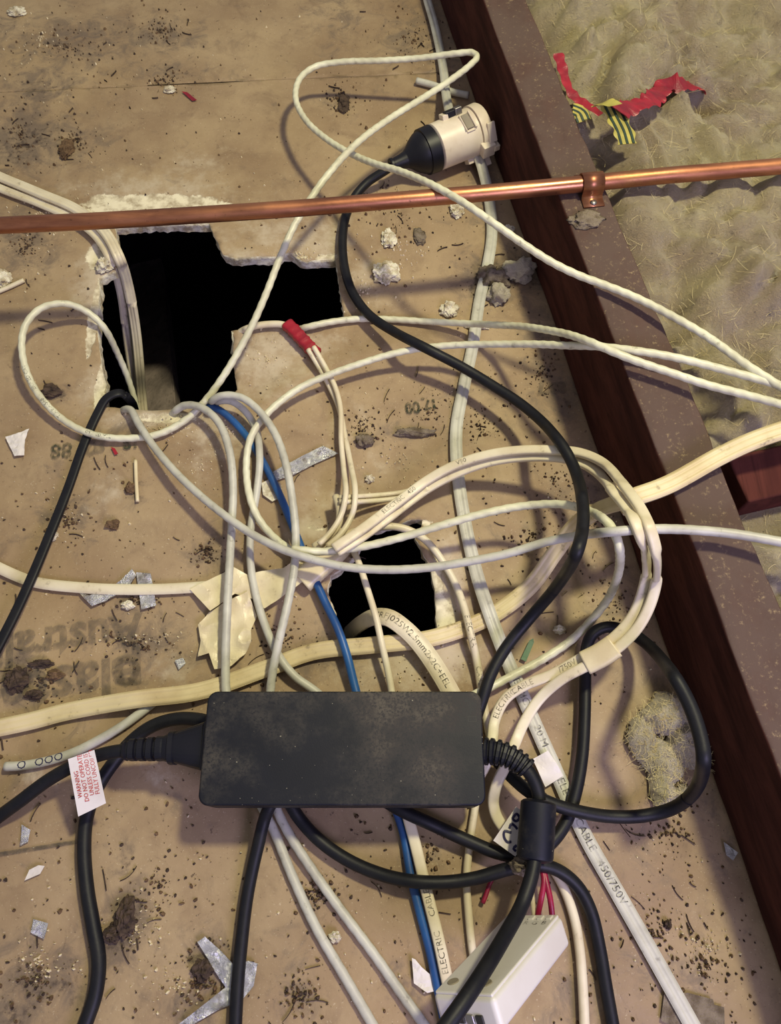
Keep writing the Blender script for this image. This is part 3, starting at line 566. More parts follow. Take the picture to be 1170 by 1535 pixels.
cable('data_cable', 'long grey data cable sagging from the big hole across the small one to the joist', [(182, 640, -30), (184, 616, -5), (195, 614, 4), (208, 636, 8), (230, 669, 12), (262, 707, 18), (300, 743, 22), (340, 775, 26), (380, 802, 29), (420, 822, 32), (470, 839, 33), (520, 850, 34), (580, 854, 35), (640, 851, 38), (700, 842, 42), (760, 830, 48), (820, 812, 58), (880, 801, 72), (930, 796, 90), (980, 793, 104), (1030, 794, 110), (1090, 799, 112), (1130, 805, 114), (1210, 820, 118)], 'grey', r=3.1, spiral=.02, group=DATA)
pb = cable('flat_cable', 'inner cable of the taped white twin loop', [(505, 828, 5), (545, 803, 6), (585, 774, 7), (615, 751, 9), (645, 730, 13), (690, 707, 22), (740, 691, 32), (790, 685, 40), (835, 686, 46), (868, 693, 52), (895, 709, 60), (920, 738, 72), (945, 771, 80), (961, 808, 80), (969, 850, 72), (960, 896, 62), (942, 932, 53), (912, 962, 46), (872, 986, 36), (825, 1012, 28), (785, 1028, 22), (757, 1048, 16), (741, 1080, 10), (737, 1112, 6), (728, 1145, 3), (704, 1185, 3)], 'white', flat=(7.4, 4.6), group=WHITE)
pa = cable('flat_cable', 'outer cable of the taped white twin loop', [(500, 822, 9), (540, 795, 9), (580, 765, 11), (610, 742, 13), (640, 720, 17), (680, 698, 26), (730, 682, 36), (780, 675, 44), (830, 675, 50), (870, 679, 56), (905, 695, 64), (932, 725, 76), (959, 762, 84), (976, 800, 84), (985, 850, 76), (976, 900, 66), (956, 940, 56), (926, 971, 48), (885, 995, 40), (842, 1018, 30), (808, 1048, 20), (784, 1085, 12), (771, 1115, 7), (757, 1148, 5), (744, 1176, 6), (739, 1200, 6), (743, 1222, 6), (754, 1240, 6), (765, 1251, 6)], 'white', flat=(7.4, 4.6), group=WHITE)
for tx, x, y in (('ELECTRIC', 590, 757), ('450', 616, 738), ('V90', 690, 694)): print_on(pa, tx, x, y, .0052)
for tx, x, y in (('CABLE', 785, 1030), ('/750V', 850, 1000), ('ELECTRIC', 752, 1052)): print_on(pb, tx, x, y, .0056, flip=True)
def wrap(pts, wd, hh, parent, nm='tape_wrap', m='tape', sc=None):
    C, s = resample(catmull([tuple(P(*q))for q in pts], 8), .0012)
    V, F = sweep(C, p_flat(wd, hh, 0, 24), sc); return mesh_obj(nm, V, F, M[m], parent)
wrap([(922, 727, 76), (936, 745, 80), (950, 764, 83)], .0165, .0085, pa)
wrap([(921, 968, 48), (900, 982, 44), (876, 994, 39)], .0165, .0085, pa)
wrap([(620, 741, 13), (632, 732, 15), (640, 727, 17)], .0125, .0075, pa)
cable('power_cable', 'black plug cord sweeping from the socket in an S to the adapter', [(592, 246, 24), (575, 257, 20), (550, 274, 14), (531, 296, 10), (518, 325, 8), (513, 360, 8), (516, 400, 8), (528, 438, 10), (552, 471, 12), (590, 497, 16), (640, 523, 22), (690, 549, 26), (740, 579, 28), (785, 609, 32), (825, 646, 40), (855, 690, 50), (871, 740, 60), (873, 790, 62), (861, 835, 54), (833, 880, 40), (795, 925, 28), (760, 968, 20), (736, 1010, 16), (722, 1050, 12), (705, 1100, 8)], 'black', r=4.2, group=BLK)
cable('power_cable', 'black cord sagging below the adapter and trailing away past the controller', [(425, 1185, 5), (445, 1222, 5), (480, 1261, 6), (530, 1294, 7), (590, 1316, 8), (650, 1323, 10), (710, 1317, 12), (760, 1303, 14), (800, 1296, 15), (835, 1304, 12), (865, 1328, 9), (885, 1365, 7), (898, 1420, 5), (908, 1480, 5), (924, 1570, 5)], 'black', r=4.2, group=BLK)
cable('power_cable', 'straight black cord dropping over the bent foil strip', [(430, 1170, 5), (401, 1215, 5), (386, 1270, 5), (371, 1340, 5), (361, 1420, 5), (355, 1490, 5), (351, 1570, 5)], 'black', r=4.2, group=BLK)
cable('power_cable', 'black cord arching behind the adapter plug and down past the warning label', [(340, 1092, 8), (300, 1079, 10), (262, 1078, 11), (227, 1089, 10), (196, 1112, 8), (168, 1146, 6), (145, 1182, 6), (130, 1225, 5), (126, 1270, 5), (130, 1330, 5), (140, 1390, 5), (148, 1440, 5), (143, 1490, 5), (128, 1535, 5), (112, 1580, 5)], 'black', r=4.6, group=BLK)

# ------------------------------------------------------------------ copper pipe and saddle
pp = [(-500, 368), (-200, 350), (0, 338), (150, 331), (300, 322), (450, 312), (585, 301), (720, 290), (860, 277), (1000, 263), (1100, 255), (1240, 243), (1500, 218)]
C, s = resample(catmull([tuple(P(x, y, 105.5)) for x, y in pp], 10), .004)
V, F = sweep(C, p_round(.0064, 20)); tag(mesh_obj('copper_pipe', V, F, M['copper']), 'tarnished copper pipe crossing over the hole, cables and joist', 'pipe')
pd = Vector(P(920, 271, 105.5)-P(850, 278, 105.5)).normalized(); pc = P(886, 274.5, 105.5); side = Vector((0, 0, 1)).cross(pd)
cl = thing('pipe_saddle', 'copper saddle clip holding the pipe on the joist top', 'clip')
V, F = [], []; arc = [(-.0175, -.0079), (-.0095, -.0079), (-.0080, -.006)]+[(.0074*math.cos(a), .0074*math.sin(a)) for a in np.linspace(math.pi*1.02, -.02, 15)]+[(.0080, -.006), (.0095, -.0079), (.0175, -.0079)]
for q in (-.0085, .0085):
    for t in (0, .0009):
        for k, (y, z) in enumerate(arc):
            nx = (0 if abs(y) > .0079 else y/.0075); nz = (1 if abs(y) > .0079 else z/.0075)
            V.append(tuple(pc+pd*q+side*(y+nx*t)+Vector((0, 0, z+nz*t))))
n = len(arc)
for k in range(n-1): F += [(n+k, n+k+1, 3*n+k+1, 3*n+k), (k+1, k, 2*n+k, 2*n+k+1), (k, k+1, n+k+1, n+k), (2*n+k+1, 2*n+k, 3*n+k, 3*n+k+1)]
F += [(0, n, 3*n, 2*n), (n-1, 3*n-1, 4*n-1, 2*n-1)]
mesh_obj('band', V, F, M['copper'], cl, True)
for sg in (-1, 1):
    bm = bmesh.new(); bmesh.ops.create_uvsphere(bm, u_segments=12, v_segments=6, radius=.0028); bm.transform(Matrix.Diagonal((1, 1, .5, 1)))
    bm_obj('nail', bm, M['steel'], cl, True, Matrix.Translation(pc+side*(.0138*sg)+Vector((0, 0, -.0066))))

# ------------------------------------------------------------------ socket and black plug
def lathe(name, a, axis, st, m, parent, k=36, ell=1.0):
    ax = Vector(axis).normalized(); y = Vector((0, 0, 1))-ax*ax.z; y.normalize(); x = y.cross(ax); V, F = [], []
    for t, r_ in st:
        for i in range(k):
            an = 2*math.pi*i/k; V.append(tuple(Vector(a)+ax*t+x*(r_*math.cos(an))+y*(r_*math.sin(an)*ell)))
    for j in range(len(st)-1):
        for i in range(k): i2 = (i+1) % k; F.append((j*k+i, j*k+i2, (j+1)*k+i2, (j+1)*k+i))
    F.append(tuple(range(k-1, -1, -1))); F.append(tuple((len(st)-1)*k+i for i in range(k)))
    o = mesh_obj(name, V, F, m, parent, True)
    bm = bmesh.new(); bm.from_mesh(o.data)
    bmesh.ops.split_edges(bm, edges=[e for e in bm.edges if len(e.link_faces) == 2 and e.calc_face_angle() > R(38)]); bm.to_mesh(o.data); bm.free(); return o
SA, SBp = P(592, 246, 24), P(722, 192, 27); sax = (SBp-SA).normalized(); slen = (SBp-SA).length; mp = mmpx(650, 220, 24)
sk = thing('wall_socket', 'round white surface socket lying on its side by the joist', 'socket')
T = lambda px: (px-592)/130*slen
lathe('body', SA, sax, [(T(650), .019), (T(652), .0212), (T(690), .0218), (T(706), .0224)], M['socket'], sk)
lathe('rear_flange', SA, sax, [(T(707), .0215), (T(707.5), .0236), (T(719), .0238), (T(722), .0225), (T(722.5), .012)], M['socket'], sk)
sy = (Vector((0, 0, 1))-sax*sax.z).normalized(); sx_ = sax.cross(sy).normalized()
if sx_.y > 0: sx_ = -sx_
def on_sock(px, ang, r_): return SA+sax*T(px)+(sx_*math.cos(R(ang))+sy*math.sin(R(ang)))*r_, (sx_*math.cos(R(ang))+sy*math.sin(R(ang)))
def sockbox(name, px, ang, r_, size, m):
    p, nrm = on_sock(px, ang, r_); return rbox(name, size[0], size[1], size[2], .0007, M[m], frame(p, sax, nrm.cross(sax)), sk, 2)
sockbox('terminal_window', 693, 74, .0212, (.0075, .015, .0030), 'greyslot'); sockbox('window_rim', 686.5, 74, .0216, (.0014, .017, .0030), 'socket'); sockbox('window_rim', 700, 74, .0220, (.0022, .018, .0036), 'socket'); sockbox('window_rim', 693, 50, .0216, (.009, .0016, .0034), 'socket')
sockbox('mounting_lug', 711, -4, .0250, (.013, .013, .008), 'socket'); sockbox('mounting_lug', 722, -2, .0262, (.006, .006, .007), 'socket'); sockbox('mounting_lug', 719, 30, .0236, (.008, .018, .003), 'socket')
sockbox('foot', 712, -38, .0272, (.009, .004, .013), 'socket'); sockbox('foot', 694, -50, .0235, (.008, .010, .005), 'socket')
sockbox('screw_terminal', 680, 116, .0228, (.012, .007, .008), 'plug'); sockbox('screw_terminal', 690, 112, .0245, (.007, .006, .007), 'steel'); sockbox('screw_terminal', 671, 118, .0225, (.006, .009, .006), 'socket')
pg = thing('black_plug', 'black round mains plug pushed into the white socket', 'plug')
lathe('body', SA, sax, [(T(607), .0075), (T(612), .0098), (T(619), .0145), (T(628), .0188), (T(633), .0195), (T(633.5), .0212), (T(648.5), .0216), (T(649.5), .0200)], M['plug'], pg)
lathe('strain_relief', SA, sax, [(T(585), .0060), (T(586), .0068), (T(589), .0068), (T(590), .0058), (T(600), .0066), (T(607.5), .0078)], M['plug'], pg)

# ------------------------------------------------------------------ power adapter
def foot_max():
    zb = .02
    for k in range(3):
        q = [P(300, 1210, zb*1000+30), P(724, 1210, zb*1000+30), P(722, 1037, zb*1000+30), P(308, 1037, zb*1000+30)]
        x0, x1, y0, y1 = min(p.x for p in q)+.004, max(p.x for p in q)-.004, q[0].y+.006, q[2].y-.006
        i0, i1, j0, j1 = [int(v) for v in ((x0-GX0)/GR, (x1-GX0)/GR, (y0-GY0)/GR, (y1-GY0)/GR)]
        zb = max(.016, float(np.percentile(field[j0:j1, i0:i1], 99.9)))
    return zb
BZ = min(foot_max(), .024); BT = BZ+.030
print('adapter bottom', BZ, foot_max())
c4 = [P(310, 1036, BT*1000), P(722, 1036, BT*1000), P(727, 1208, BT*1000), P(297, 1208, BT*1000)]
bx0, bx1 = (c4[0].x+c4[3].x)/2, (c4[1].x+c4[2].x)/2; by0, by1 = c4[2].y, c4[0].y
ad = thing('power_adapter', 'dusty black laptop power adapter brick lying on the cables', 'adapter')
bc = Vector(((bx0+bx1)/2, (by0+by1)/2, (BZ+BT)/2))
def rounded_block(name, wx, wy, h, r, bev, c, m, parent):
    prof = [(bev, -h/2), (bev*.3, -h/2+bev*.3), (0, -h/2+bev), (0, -.0006), (.0004, -.0003), (.0004, .0003), (0, .0006), (0, h/2-bev), (bev*.3, h/2-bev*.3), (bev, h/2)]; V, F = [], []; ring = []
    for ins, z in prof:
        for qx, qy, a0 in ((1, 1, 0), (-1, 1, 90), (-1, -1, 180), (1, -1, 270)):
            for k in range(7):
                a_ = R(a0+k*15); V.append((c.x+qx*(wx/2-r)+(r-ins)*math.cos(a_), c.y+qy*(wy/2-r)+(r-ins)*math.sin(a_), c.z+z))
    n = 28
    for j in range(len(prof)-1):
        for i in range(n): F.append((j*n+i, j*n+(i+1) % n, (j+1)*n+(i+1) % n, (j+1)*n+i))
    F.append(tuple(range(n-1, -1, -1))); F.append(tuple((len(prof)-1)*n+i for i in range(n)))
    return wn(mesh_obj(name, V, F, m, parent, True))
rounded_block('case', bx1-bx0, by1-by0, .030, .0065, .0014, bc, M['blackcase'], ad)
def ring_loop(cx, cy, wx, wy, z, wd, nm, m, parent):
    V, F = [], []
    for k, (a, b) in enumerate(((wx, wy), (wx-wd, wy-wd))): V += [(cx-a/2, cy-b/2, z), (cx+a/2, cy-b/2, z), (cx+a/2, cy+b/2, z), (cx-a/2, cy+b/2, z)]
    for i in range(4): F.append((i, (i+1) % 4, 4+(i+1) % 4, 4+i))
    return mesh_obj(nm, V, F, m, parent, False)
lp = P(707, 1078, BT*1000); ring_loop(lp.x, lp.y, .0055, .0036, BT+.0001, .0007, 'indicator_window', M['lens'], ad)
rbox('inlet_collar', .003, .030, .022, .001, M['plug'], Matrix.Translation((bx0-.0005, P(298, 1120, 40).y, bc.z)), ad)
# output lead: ribbed strain relief, lead, ferrite
zc = bc.z*1000
pts = [(727, 1126, zc), (745, 1128, zc+2), (765, 1135, zc+3), (784, 1148, zc+3), (799, 1168, zc+2), (807, 1192, zc), (806, 1240, zc-1), (801, 1288, zc+3), (795, 1318, zc+6), (780, 1360, 50), (757, 1402, 65), (727, 1452, 86), (697, 1498, 99), (645, 1570, 106)]
ld = cable('output_lead', None, pts, 'black', r=4.4, parent=ad, settle=False)
C, s = resample(catmull([tuple(P(*q)) for q in pts[:4]]+[tuple(P(790, 1154, zc+3))], 12), .00075)
f = np.where((np.arange(len(C)) % 5) < 3, 1.0, .80)*np.linspace(1.12, .92, len(C)); V, F = sweep(C, p_flat(.0155, .0150, 0, 20), f); mesh_obj('strain_relief', V, F, M['plug'], ad, False)
fa, fb = P(807, 1201, zc-1), P(801, 1290, zc-2); fx = (fb-fa).normalized(); fl = (fb-fa).length
fe = lathe('ferrite_core', fa, fx, [(-.001, .007), (0, .0098), (.0012, .0112), (fl-.003, .0114), (fl-.001, .0110), (fl, .0095), (fl+.001, .006)], M['blackcase'], ad)
# mains lead with connector
ml = thing('mains_lead', 'black mains lead plugged into the adapter side with a warning label', 'cable'); ml['group'] = BLK
def loft(name, a, b, st, m, parent):
    a, b = Vector(a), Vector(b); ax = (b-a).normalized(); L = (b-a).length; y = Vector((0, 0, 1)); x = y.cross(ax).normalized(); y = ax.cross(x); V, F = [], []; K = 24
    for t, hw, hh in st:
        pr = p_flat(2*hw, 2*hh, 0, K)
        for u, v in pr: V.append(tuple(a+ax*(t*L)+x*u+y*v))
    for j in range(len(st)-1):
        for i in range(K): i2 = (i+1) % K; F.append((j*K+i, j*K+i2, (j+1)*K+i2, (j+1)*K+i))
    F.append(tuple(range(K-1, -1, -1))); F.append(tuple((len(st)-1)*K+i for i in range(K))); return mesh_obj(name, V, F, m, parent, False)
ca, cb = Vector((bx0-.0015, P(298, 1119, zc).y, bc.z)), P(186, 1125, zc-2)
loft('connector', ca, cb, [(0, .0150, .0100), (.01, .0155, .0105), (.36, .0098, .0085), (.37, .0105, .0092), (.43, .0105, .0092), (.44, .0092, .0085), (.50, .0080, .0075)], M['plug'], ml)
rs = [(.49, .0078, .0073)]
for k in range(4):
    t = .52+k*.11; rs += [(t, .0078-.0003*k, .0075), (t+.065, .0078-.0003*k, .0075), (t+.066, .0056, .0056), (t+.10, .0056, .0056)]
rs += [(.965, .0066, .0066), (1.0, .0055, .0055)]
loft('strain_relief', ca, cb, rs, M['plug'], ml)
IL = [(196, 1124, zc-2), (170, 1127, zc-3), (145, 1133, zc-6), (110, 1148, zc-10), (70, 1171, zc-16), (30, 1201, zc-22), (0, 1223, 9), (-45, 1258, 6)]
cable('lead', None, IL, 'black', r=4.4, parent=ml, settle=True)

# ------------------------------------------------------------------ thin sheets: labels, tape, foil, flakes
def sheet(name, poly, z, m, parent=None, amp=.6, freq=60, grid=3.0, thick=.25, edge_z=None, seed=0, fold=None, planar=False):
    """poly in photo pixels; z height in mm (number or one per corner); amp wrinkle height in mm"""
    zs = z if hasattr(z, '__len__') else [z]*len(poly)
    W = [P(x, y, q) for (x, y), q in zip(poly, zs)]
    pts, ed = [], []
    n = []
    for i in range(len(W)):
        a, b = W[i], W[(i+1) % len(W)]; k = max(1, int((b-a).length/(grid/1000))); n += [a.lerp(b, j/k) for j in range(k)]
    pts = [Vector((q.x, q.y)) for q in n]; ed = [(i, (i+1) % len(n)) for i in range(len(n))]; pol = [(q.x, q.y) for q in n]
    x0, x1, y0, y1 = min(p[0] for p in pol), max(p[0] for p in pol), min(p[1] for p in pol), max(p[1] for p in pol); g = grid/1000; rr = random.Random(seed+5)
    y = y0+g*.5
    while y < y1:
        x = x0+g*.5
        while x < x1:
            q = (x+rr.uniform(-.25, .25)*g, y+rr.uniform(-.25, .25)*g)
            if inside(q, pol): pts.append(Vector(q))
            x += g
        y += g
    vs, _, fs, *_ = delaunay_2d_cdt(pts, ed, [], 0, 1e-7)
    global LAST
    if planar: cf = LAST = np.linalg.lstsq(np.array([(p.x, p.y, 1) for p in W]), np.array([p.z for p in W]), rcond=None)[0]
    def zi(q):
        if planar: return cf[0]*q.x+cf[1]*q.y+cf[2]
        sw = sz = 0
        for p in W:
            d = 1/((p.x-q.x)**2+(p.y-q.y)**2+1e-8); sw += d; sz += d*p.z
        return sz/sw
    V = []
    for q in vs:
        q3 = Vector((q.x, q.y, seed*.37)); zz = zi(q)+amp/1000*(mnoise.noise(q3*freq)+.5*(1-2*abs(mnoise.noise(q3*freq*2.3))))
        if fold: zz += fold(q)
        V.append((q.x, q.y, max(zz, .0003)))
    F = []
    for f in fs:
        c = sum((vs[i] for i in f), Vector((0, 0)))/len(f)
        if not inside(c, pol): continue
        if (vs[f[1]]-vs[f[0]]).cross(vs[f[2]]-vs[f[0]]) < 0: f = f[::-1]
        F.append(tuple(f))
    nV = len(V); th = thick/1000; V += [(x, y, zz-th) for x, y, zz in V]; nF = list(F)
    ec = {(f[i], f[(i+1) % len(f)]) for f in F for i in range(len(f))}
    F += [tuple(i+nV for i in f[::-1]) for f in nF]
    for a, b in ec:
        if (b, a) not in ec: F.append((b, a, a+nV, b+nV))
    return mesh_obj(name, V, F, M[m], parent, False)
def flat_text(body, px, py, z, size, ang_px, m, parent, lift=.0002, nm='lettering', sx=1.0, bold=0.0):
    """text lying at height z whose baseline runs towards the photo point ang_px"""
    o = P(px, py, z); d = (P(ang_px[0], ang_px[1], z)-o).normalized(); u = Vector((0, 0, 1)).cross(d); V, F = text_mesh(body, size, bold)
    return mesh_obj(nm, [tuple(o+d*(x*sx)+u*y+Vector((0, 0, lift))) for x, y, _ in V], F, M[m], parent, False)
# warning label on the mains lead
wl = sheet('warning_label', [(102, 1138), (141, 1124), (159, 1204), (117, 1224)], [46, 46, 28, 28], 'papertag', ml, .05, 40, 2.5, planar=True); wl['label'] = 'white label with red warning print'
def tag_text(body, bl, tl, br, fx, fy, size, m, parent, sx=1.0, lift=.0005):
    """text on a tilted card: bl->tl is the reading direction, br->bl is up; fx, fy are fractions of the card"""
    o, a_, b_ = P(*bl), P(*tl), P(*br); X = a_-o; Y = o-b_; x = X.normalized(); n = x.cross(Y).normalized(); y = n.cross(x); c = o+X*fx-Y*fy; V, F = text_mesh(body, size)
    return mesh_obj('lettering', [tuple(c+x*(u*sx)+y*v+n*lift) for u, v, _ in V], F, M[m], parent, False)
for tx, fx, fy in (('WARNING', .52, .20), ('DO NOT OPERATE', .585, .40), ('UNLESS CORD IS', .60, .60), ('FULLY UNCOILED', .60, .79)): tag_text(tx, (117, 1224, 28), (102, 1138, 46), (159, 1204, 28), fx, fy, .0039, 'redink', wl, .95)
# handwritten tag beside the ferrite
ht = sheet('handwritten_tag', [(773, 1209), (739, 1260), (772, 1284), (806, 1234)], [26, 23, 20, 23], 'papertag', None, .05, 40, 2.5, planar=True); tag(ht, 'white paper tag with navy handwriting tucked beneath the black ferrite', 'tag')
def stroke(pts, parent, wd=1.6):
    C, s = resample(catmull([tuple(P(x, y, z)) for x, y, z in pts], 8), .0008); V, F = sweep(C, p_flat(wd/1000, .0004, 0, 8)); return mesh_obj('lettering', V, F, M['navy'], parent, False)
def hzf(x, y):
    z = 16.0
    for k in range(4): q = P(x, y, z); z = (LAST[0]*q.x+LAST[1]*q.y+LAST[2])*1000+.35
    return z
for pts in ([(772, 1221), (768, 1227), (773, 1231), (778, 1226), (774, 1220), (772, 1221)], [(763, 1242), (766, 1235), (771, 1238), (775, 1243)], [(766, 1248), (756, 1246), (755, 1254), (760, 1262), (766, 1262)], [(774, 1267), (769, 1272), (773, 1276)]):
    stroke([(x, y, hzf(x, y)) for x, y in pts], ht)
fl_ = sheet('tape_flag', [(798, 1138), (821, 1125), (833, 1143), (844, 1163), (817, 1180), (808, 1160)], [5, 8, 8, 6, 6, 7], 'papertag', W7, .2, 40, 2.5); fl_['label'] = 'white tape flag stuck round the cable'
# crumpled tape and paper
cu = sheet('crumpled_tape', [(285, 884), (328, 862), (350, 850), (372, 862), (392, 856), (425, 852), (452, 835), (490, 818), (520, 808), (530, 820), (490, 842), (455, 872), (425, 893), (396, 912), (386, 900), (352, 890), (330, 906), (315, 916)], [5, 6, 8, 6, 8, 8, 8, 9, 10, 9, 8, 8, 9, 8, 6, 5, 6, 8], 'tape', None, 1.8, 34, 1.8, seed=3)
tag(cu, 'cream crumpled tape strip binding the cable junction', 'tape'); wrap([(452, 872, 7), (470, 856, 8), (490, 838, 9), (508, 820, 10), (523, 804, 11)], .019, .013, cu, 'tape_wrap')
cu = sheet('crumpled_paper', [(297, 937), (312, 918), (340, 902), (372, 888), (384, 922), (376, 945), (377, 962), (368, 980), (357, 990), (345, 1000), (330, 1003), (322, 1004), (314, 980), (297, 985), (301, 960)], [4, 5, 6, 5, 5, 6, 7, 4, 6, 4, 4, 4, 5, 4, 4], 'tape', None, 4.0, 32, 1.6, seed=8)
tag(cu, 'crumpled cream paper lying under the dropping grey cable', 'paper')
# foil
for nm, lb, poly, z, a, m in (
 ('foil_strip', 'silver foil strip lying by the taped cables', [(418, 702), (460, 680), (484, 668), (507, 680), (470, 696), (440, 712), (408, 722), (402, 712)], 2, .8, 'foil'),
 ('foil_scrap', 'crumpled foil scrap under the flat cable, nearer the thin black cable', [(118, 888), (135, 893), (155, 886), (182, 870), (198, 853), (204, 862), (190, 884), (160, 900), (138, 909)], 2.5, 1.6, 'foil'),
 ('foil_scrap', 'square foil scrap folded under the flat cable', [(204, 858), (226, 860), (230, 880), (234, 908), (212, 914), (208, 888)], 2.2, 1.0, 'foil'),
 ('foil_strip', 'bent foil strip crossed by the straight black cord', [(296, 1412), (307, 1404), (330, 1424), (352, 1448), (372, 1440), (386, 1444), (380, 1478), (362, 1500), (330, 1512), (290, 1535), (268, 1535), (300, 1510), (338, 1480), (322, 1456)], 2, 1.4, 'foil'),
 ('foil_scrap', 'small square silver scrap on the bare board', [(50, 1378), (72, 1384), (66, 1408), (46, 1398)], 1.5, .4, 'foil'),
 ('paper_flake', 'white pointed paper flake below the printed line', [(37, 1320), (44, 1304), (58, 1297), (67, 1298), (60, 1310)], 1.5, .6, 'papertag'),
 ('foil_scrap', 'small grey foil crumple beneath the warning label lead', [(30, 1268), (33, 1236), (46, 1244), (42, 1262)], 1.5, 1.2, 'foil'),
 ('foil_scrap', 'bright foil crumple at the joist foot', [(1084, 1262), (1092, 1268), (1105, 1278), (1098, 1290), (1088, 1282)], 2.0, 1.6, 'foil'),
 ('foil_scrap', 'little foil shred beside the crumpled paper', [(262, 990), (274, 986), (278, 994), (268, 1004)], 1.5, 1.0, 'foil'),
 ('paper_scrap', 'torn white paper scrap near the board edge below the cable loop', [(8, 655), (28, 650), (44, 643), (38, 660), (36, 682), (22, 684), (14, 668)], 2.2, 1.6, 'papertag'),
 ('paint_flake', 'curled cream paint flake beside the white controller', [(617, 1436), (622, 1438), (632, 1450), (655, 1470), (650, 1486), (640, 1488), (620, 1474)], 3, 1.2, 'papertag'),
 ('plaster_flake', 'thin white plaster flake lying beneath the blue cable', [(392, 724), (404, 718), (420, 724), (424, 744), (408, 752), (394, 742)], 1.6, .4, 'plaster'),
 ('red_scrap', 'tiny red plastic scrap lying below the far seam', [(272, 137), (280, 138), (295, 150), (288, 151)], 1.2, .3, 'red'),
 ('red_scrap', 'tiny red plastic scrap by the stamped numbers', [(166, 670), (172, 672), (177, 680), (172, 682)], 1.2, .3, 'red'),
 ('green_strip', 'small green plastic strip between the flat cables', [(780, 988), (793, 960), (799, 957), (800, 963), (788, 992)], 3, .3, 'green'),
 ('grey_strip', 'dark grey plastic strip lying across the near flat cable', [(990, 1530), (995, 1490), (1030, 1488), (1068, 1498), (1070, 1506), (1085, 1510), (1086, 1545), (1020, 1545)], 1.6, .2, 'dust')):
    tag(sheet(nm, poly, z, m, None, a, 90, 2.0, seed=len(poly)+int(poly[0][0])), lb, nm.split('_')[1])

# ------------------------------------------------------------------ white LED controller box
lb_ = thing('led_controller', 'white plastic lighting controller box tipped on its edge', 'controller')
ctr = Vector((.06618, -.06450, .04938)); ln, wv, up = Vector((.5809, .3758, -.7220)), Vector((-.7623, -.0601, -.6445)), Vector((-.2856, .9247, .2516))
LL, BW, BD = .0891, .0402, .0178
MB_ = frame(ctr, ln, wv)
rbox('case', LL, BW, BD, .0032, M['boxw'], MB_, lb_, 4)
rbox('lid', LL-.003, BW-.003, .002, .0009, M['boxw'], MB_ @ Matrix.Translation((0, 0, BD/2+.0002)), lb_, 3)
def on_lid(x, y): return ctr+ln*x+wv*y+up*(BD/2+.0014)
def lid_text(body, x, y, size):
    V, F = text_mesh(body, size); o = on_lid(x, y); mesh_obj('lettering', [tuple(o-wv*a+ln*b) for a, b, _ in V], F, M['ink'], lb_, False)
for k, ch in enumerate('RGB'): lid_text(ch, LL/2-.0125, -.0075+.0062*(1-k), .0062)
for k in range(3):
    p = on_lid(LL/2-.0062, -.0085+.0062*(1-k)); rbox('push_button', .0046, .0036, .0014, .0005, M['boxw'], frame(p, ln, wv), lb_, 2)
for x, y in ((-LL/2+.011, .012), (-LL/2+.011, -.010)):
    bm = bmesh.new(); bmesh.ops.create_cone(bm, cap_ends=True, segments=20, radius1=.0034, radius2=.0031, depth=.0008); bm_obj('screw', bm, M['greyslot'], lb_, False, frame(on_lid(x, y), ln, wv))
for k, m in enumerate(('lens', 'steel', 'lens')):
    p = ctr-ln*(LL/2+.0003)+wv*(.0045-.0062*k)+up*(-.0025); rbox('terminal_screw', .0016, .0048, .0048, .0006, M[m], frame(p, ln, wv), lb_, 2)
for nm, lb, pts, m, r_ in (
 ('red_wire', 'crimson wire entering the controller, nearer the ferrite', [(808, 1290, 14), (815, 1318, 17), (811, 1345, 17), (806, 1370, 13), (804, 1385, 10)], 'crimson', 1.9),
 ('red_wire', 'crimson wire entering the controller, nearer the joist', [(812, 1292, 14), (818, 1320, 17), (824, 1346, 18), (827, 1370, 16), (828, 1385, 13)], 'crimson', 1.9),
 ('white_wire', 'thin white wire entering the controller beside the crimson wires', [(799, 1300, 12), (796, 1325, 14), (798, 1350, 13), (800, 1372, 11), (801, 1385, 8)], 'white', 1.6),
 ('red_wire', 'faint red wire tail lying under the sagging black cord', [(744, 1306, 3), (733, 1326, 3), (728, 1342, 3), (723, 1354, 3)], 'crimson', 1.5)):
    cable(nm, lb, pts, m, r=r_, cat='wire', settle=False)
def cap(px, py, r_, lb, k=1.0):
    o = P(px, py, 0); a = lathe('round_cap', o, (0, 0, 1), [(z*k, f*r_) for z, f in ((0, 1), (.004, 1), (.007, .985), (.0095, .94), (.011, .85), (.0115, .4), (.0116, .02))], M['boxw'], None); tag(a, lb, 'cap')
cap(822, 1568, .021, 'white round plastic cap lying below the white controller')
cap(764, 1232, .0165, 'beige round plastic cap half hidden beneath the ferrite and paper tag', .42)

# ------------------------------------------------------------------ ribbons on the insulation
def ribbon(name, lb, pts, wd, m, cat, parent=None, crinkle=.10):
    top = [(a, b, max(ins_h(P(a+u, b+v, 90).x, P(a+u, b+v, 90).y) for u in (-8, 0, 8) for v in (-8, 0, 8))*1000+q) for a, b, q in pts]
    if 'striped' in name: zt = max(q[2] for q in top); top = [(a, b, zt-6*k/len(top)) for k, (a, b, _) in enumerate(top)]
    C = np.array([tuple(P(*q)) for q in catmull(top, 8)]); C, s = resample(C, .0015)
    tw = np.array([crinkle*(2.2*math.sin(k*.22)+math.sin(k*.9)) for k in range(len(C))])
    V, F = sweep(C, p_flat(wd, .0006, 0, 12), 1+.15*np.sin(np.arange(len(C))*.7), tw); o = mesh_obj(name, V, F, M[m], parent, False)
    if lb: tag(o, lb, cat)
    return o, C
ribbon('red_ribbon', 'thin red tape strip trailing beside the joist edge', [(836, 80, 12), (843, 104, 9), (852, 132, 6), (866, 150, 5), (884, 160, 5), (900, 172, 3)], .0085, 'red', 'tape')
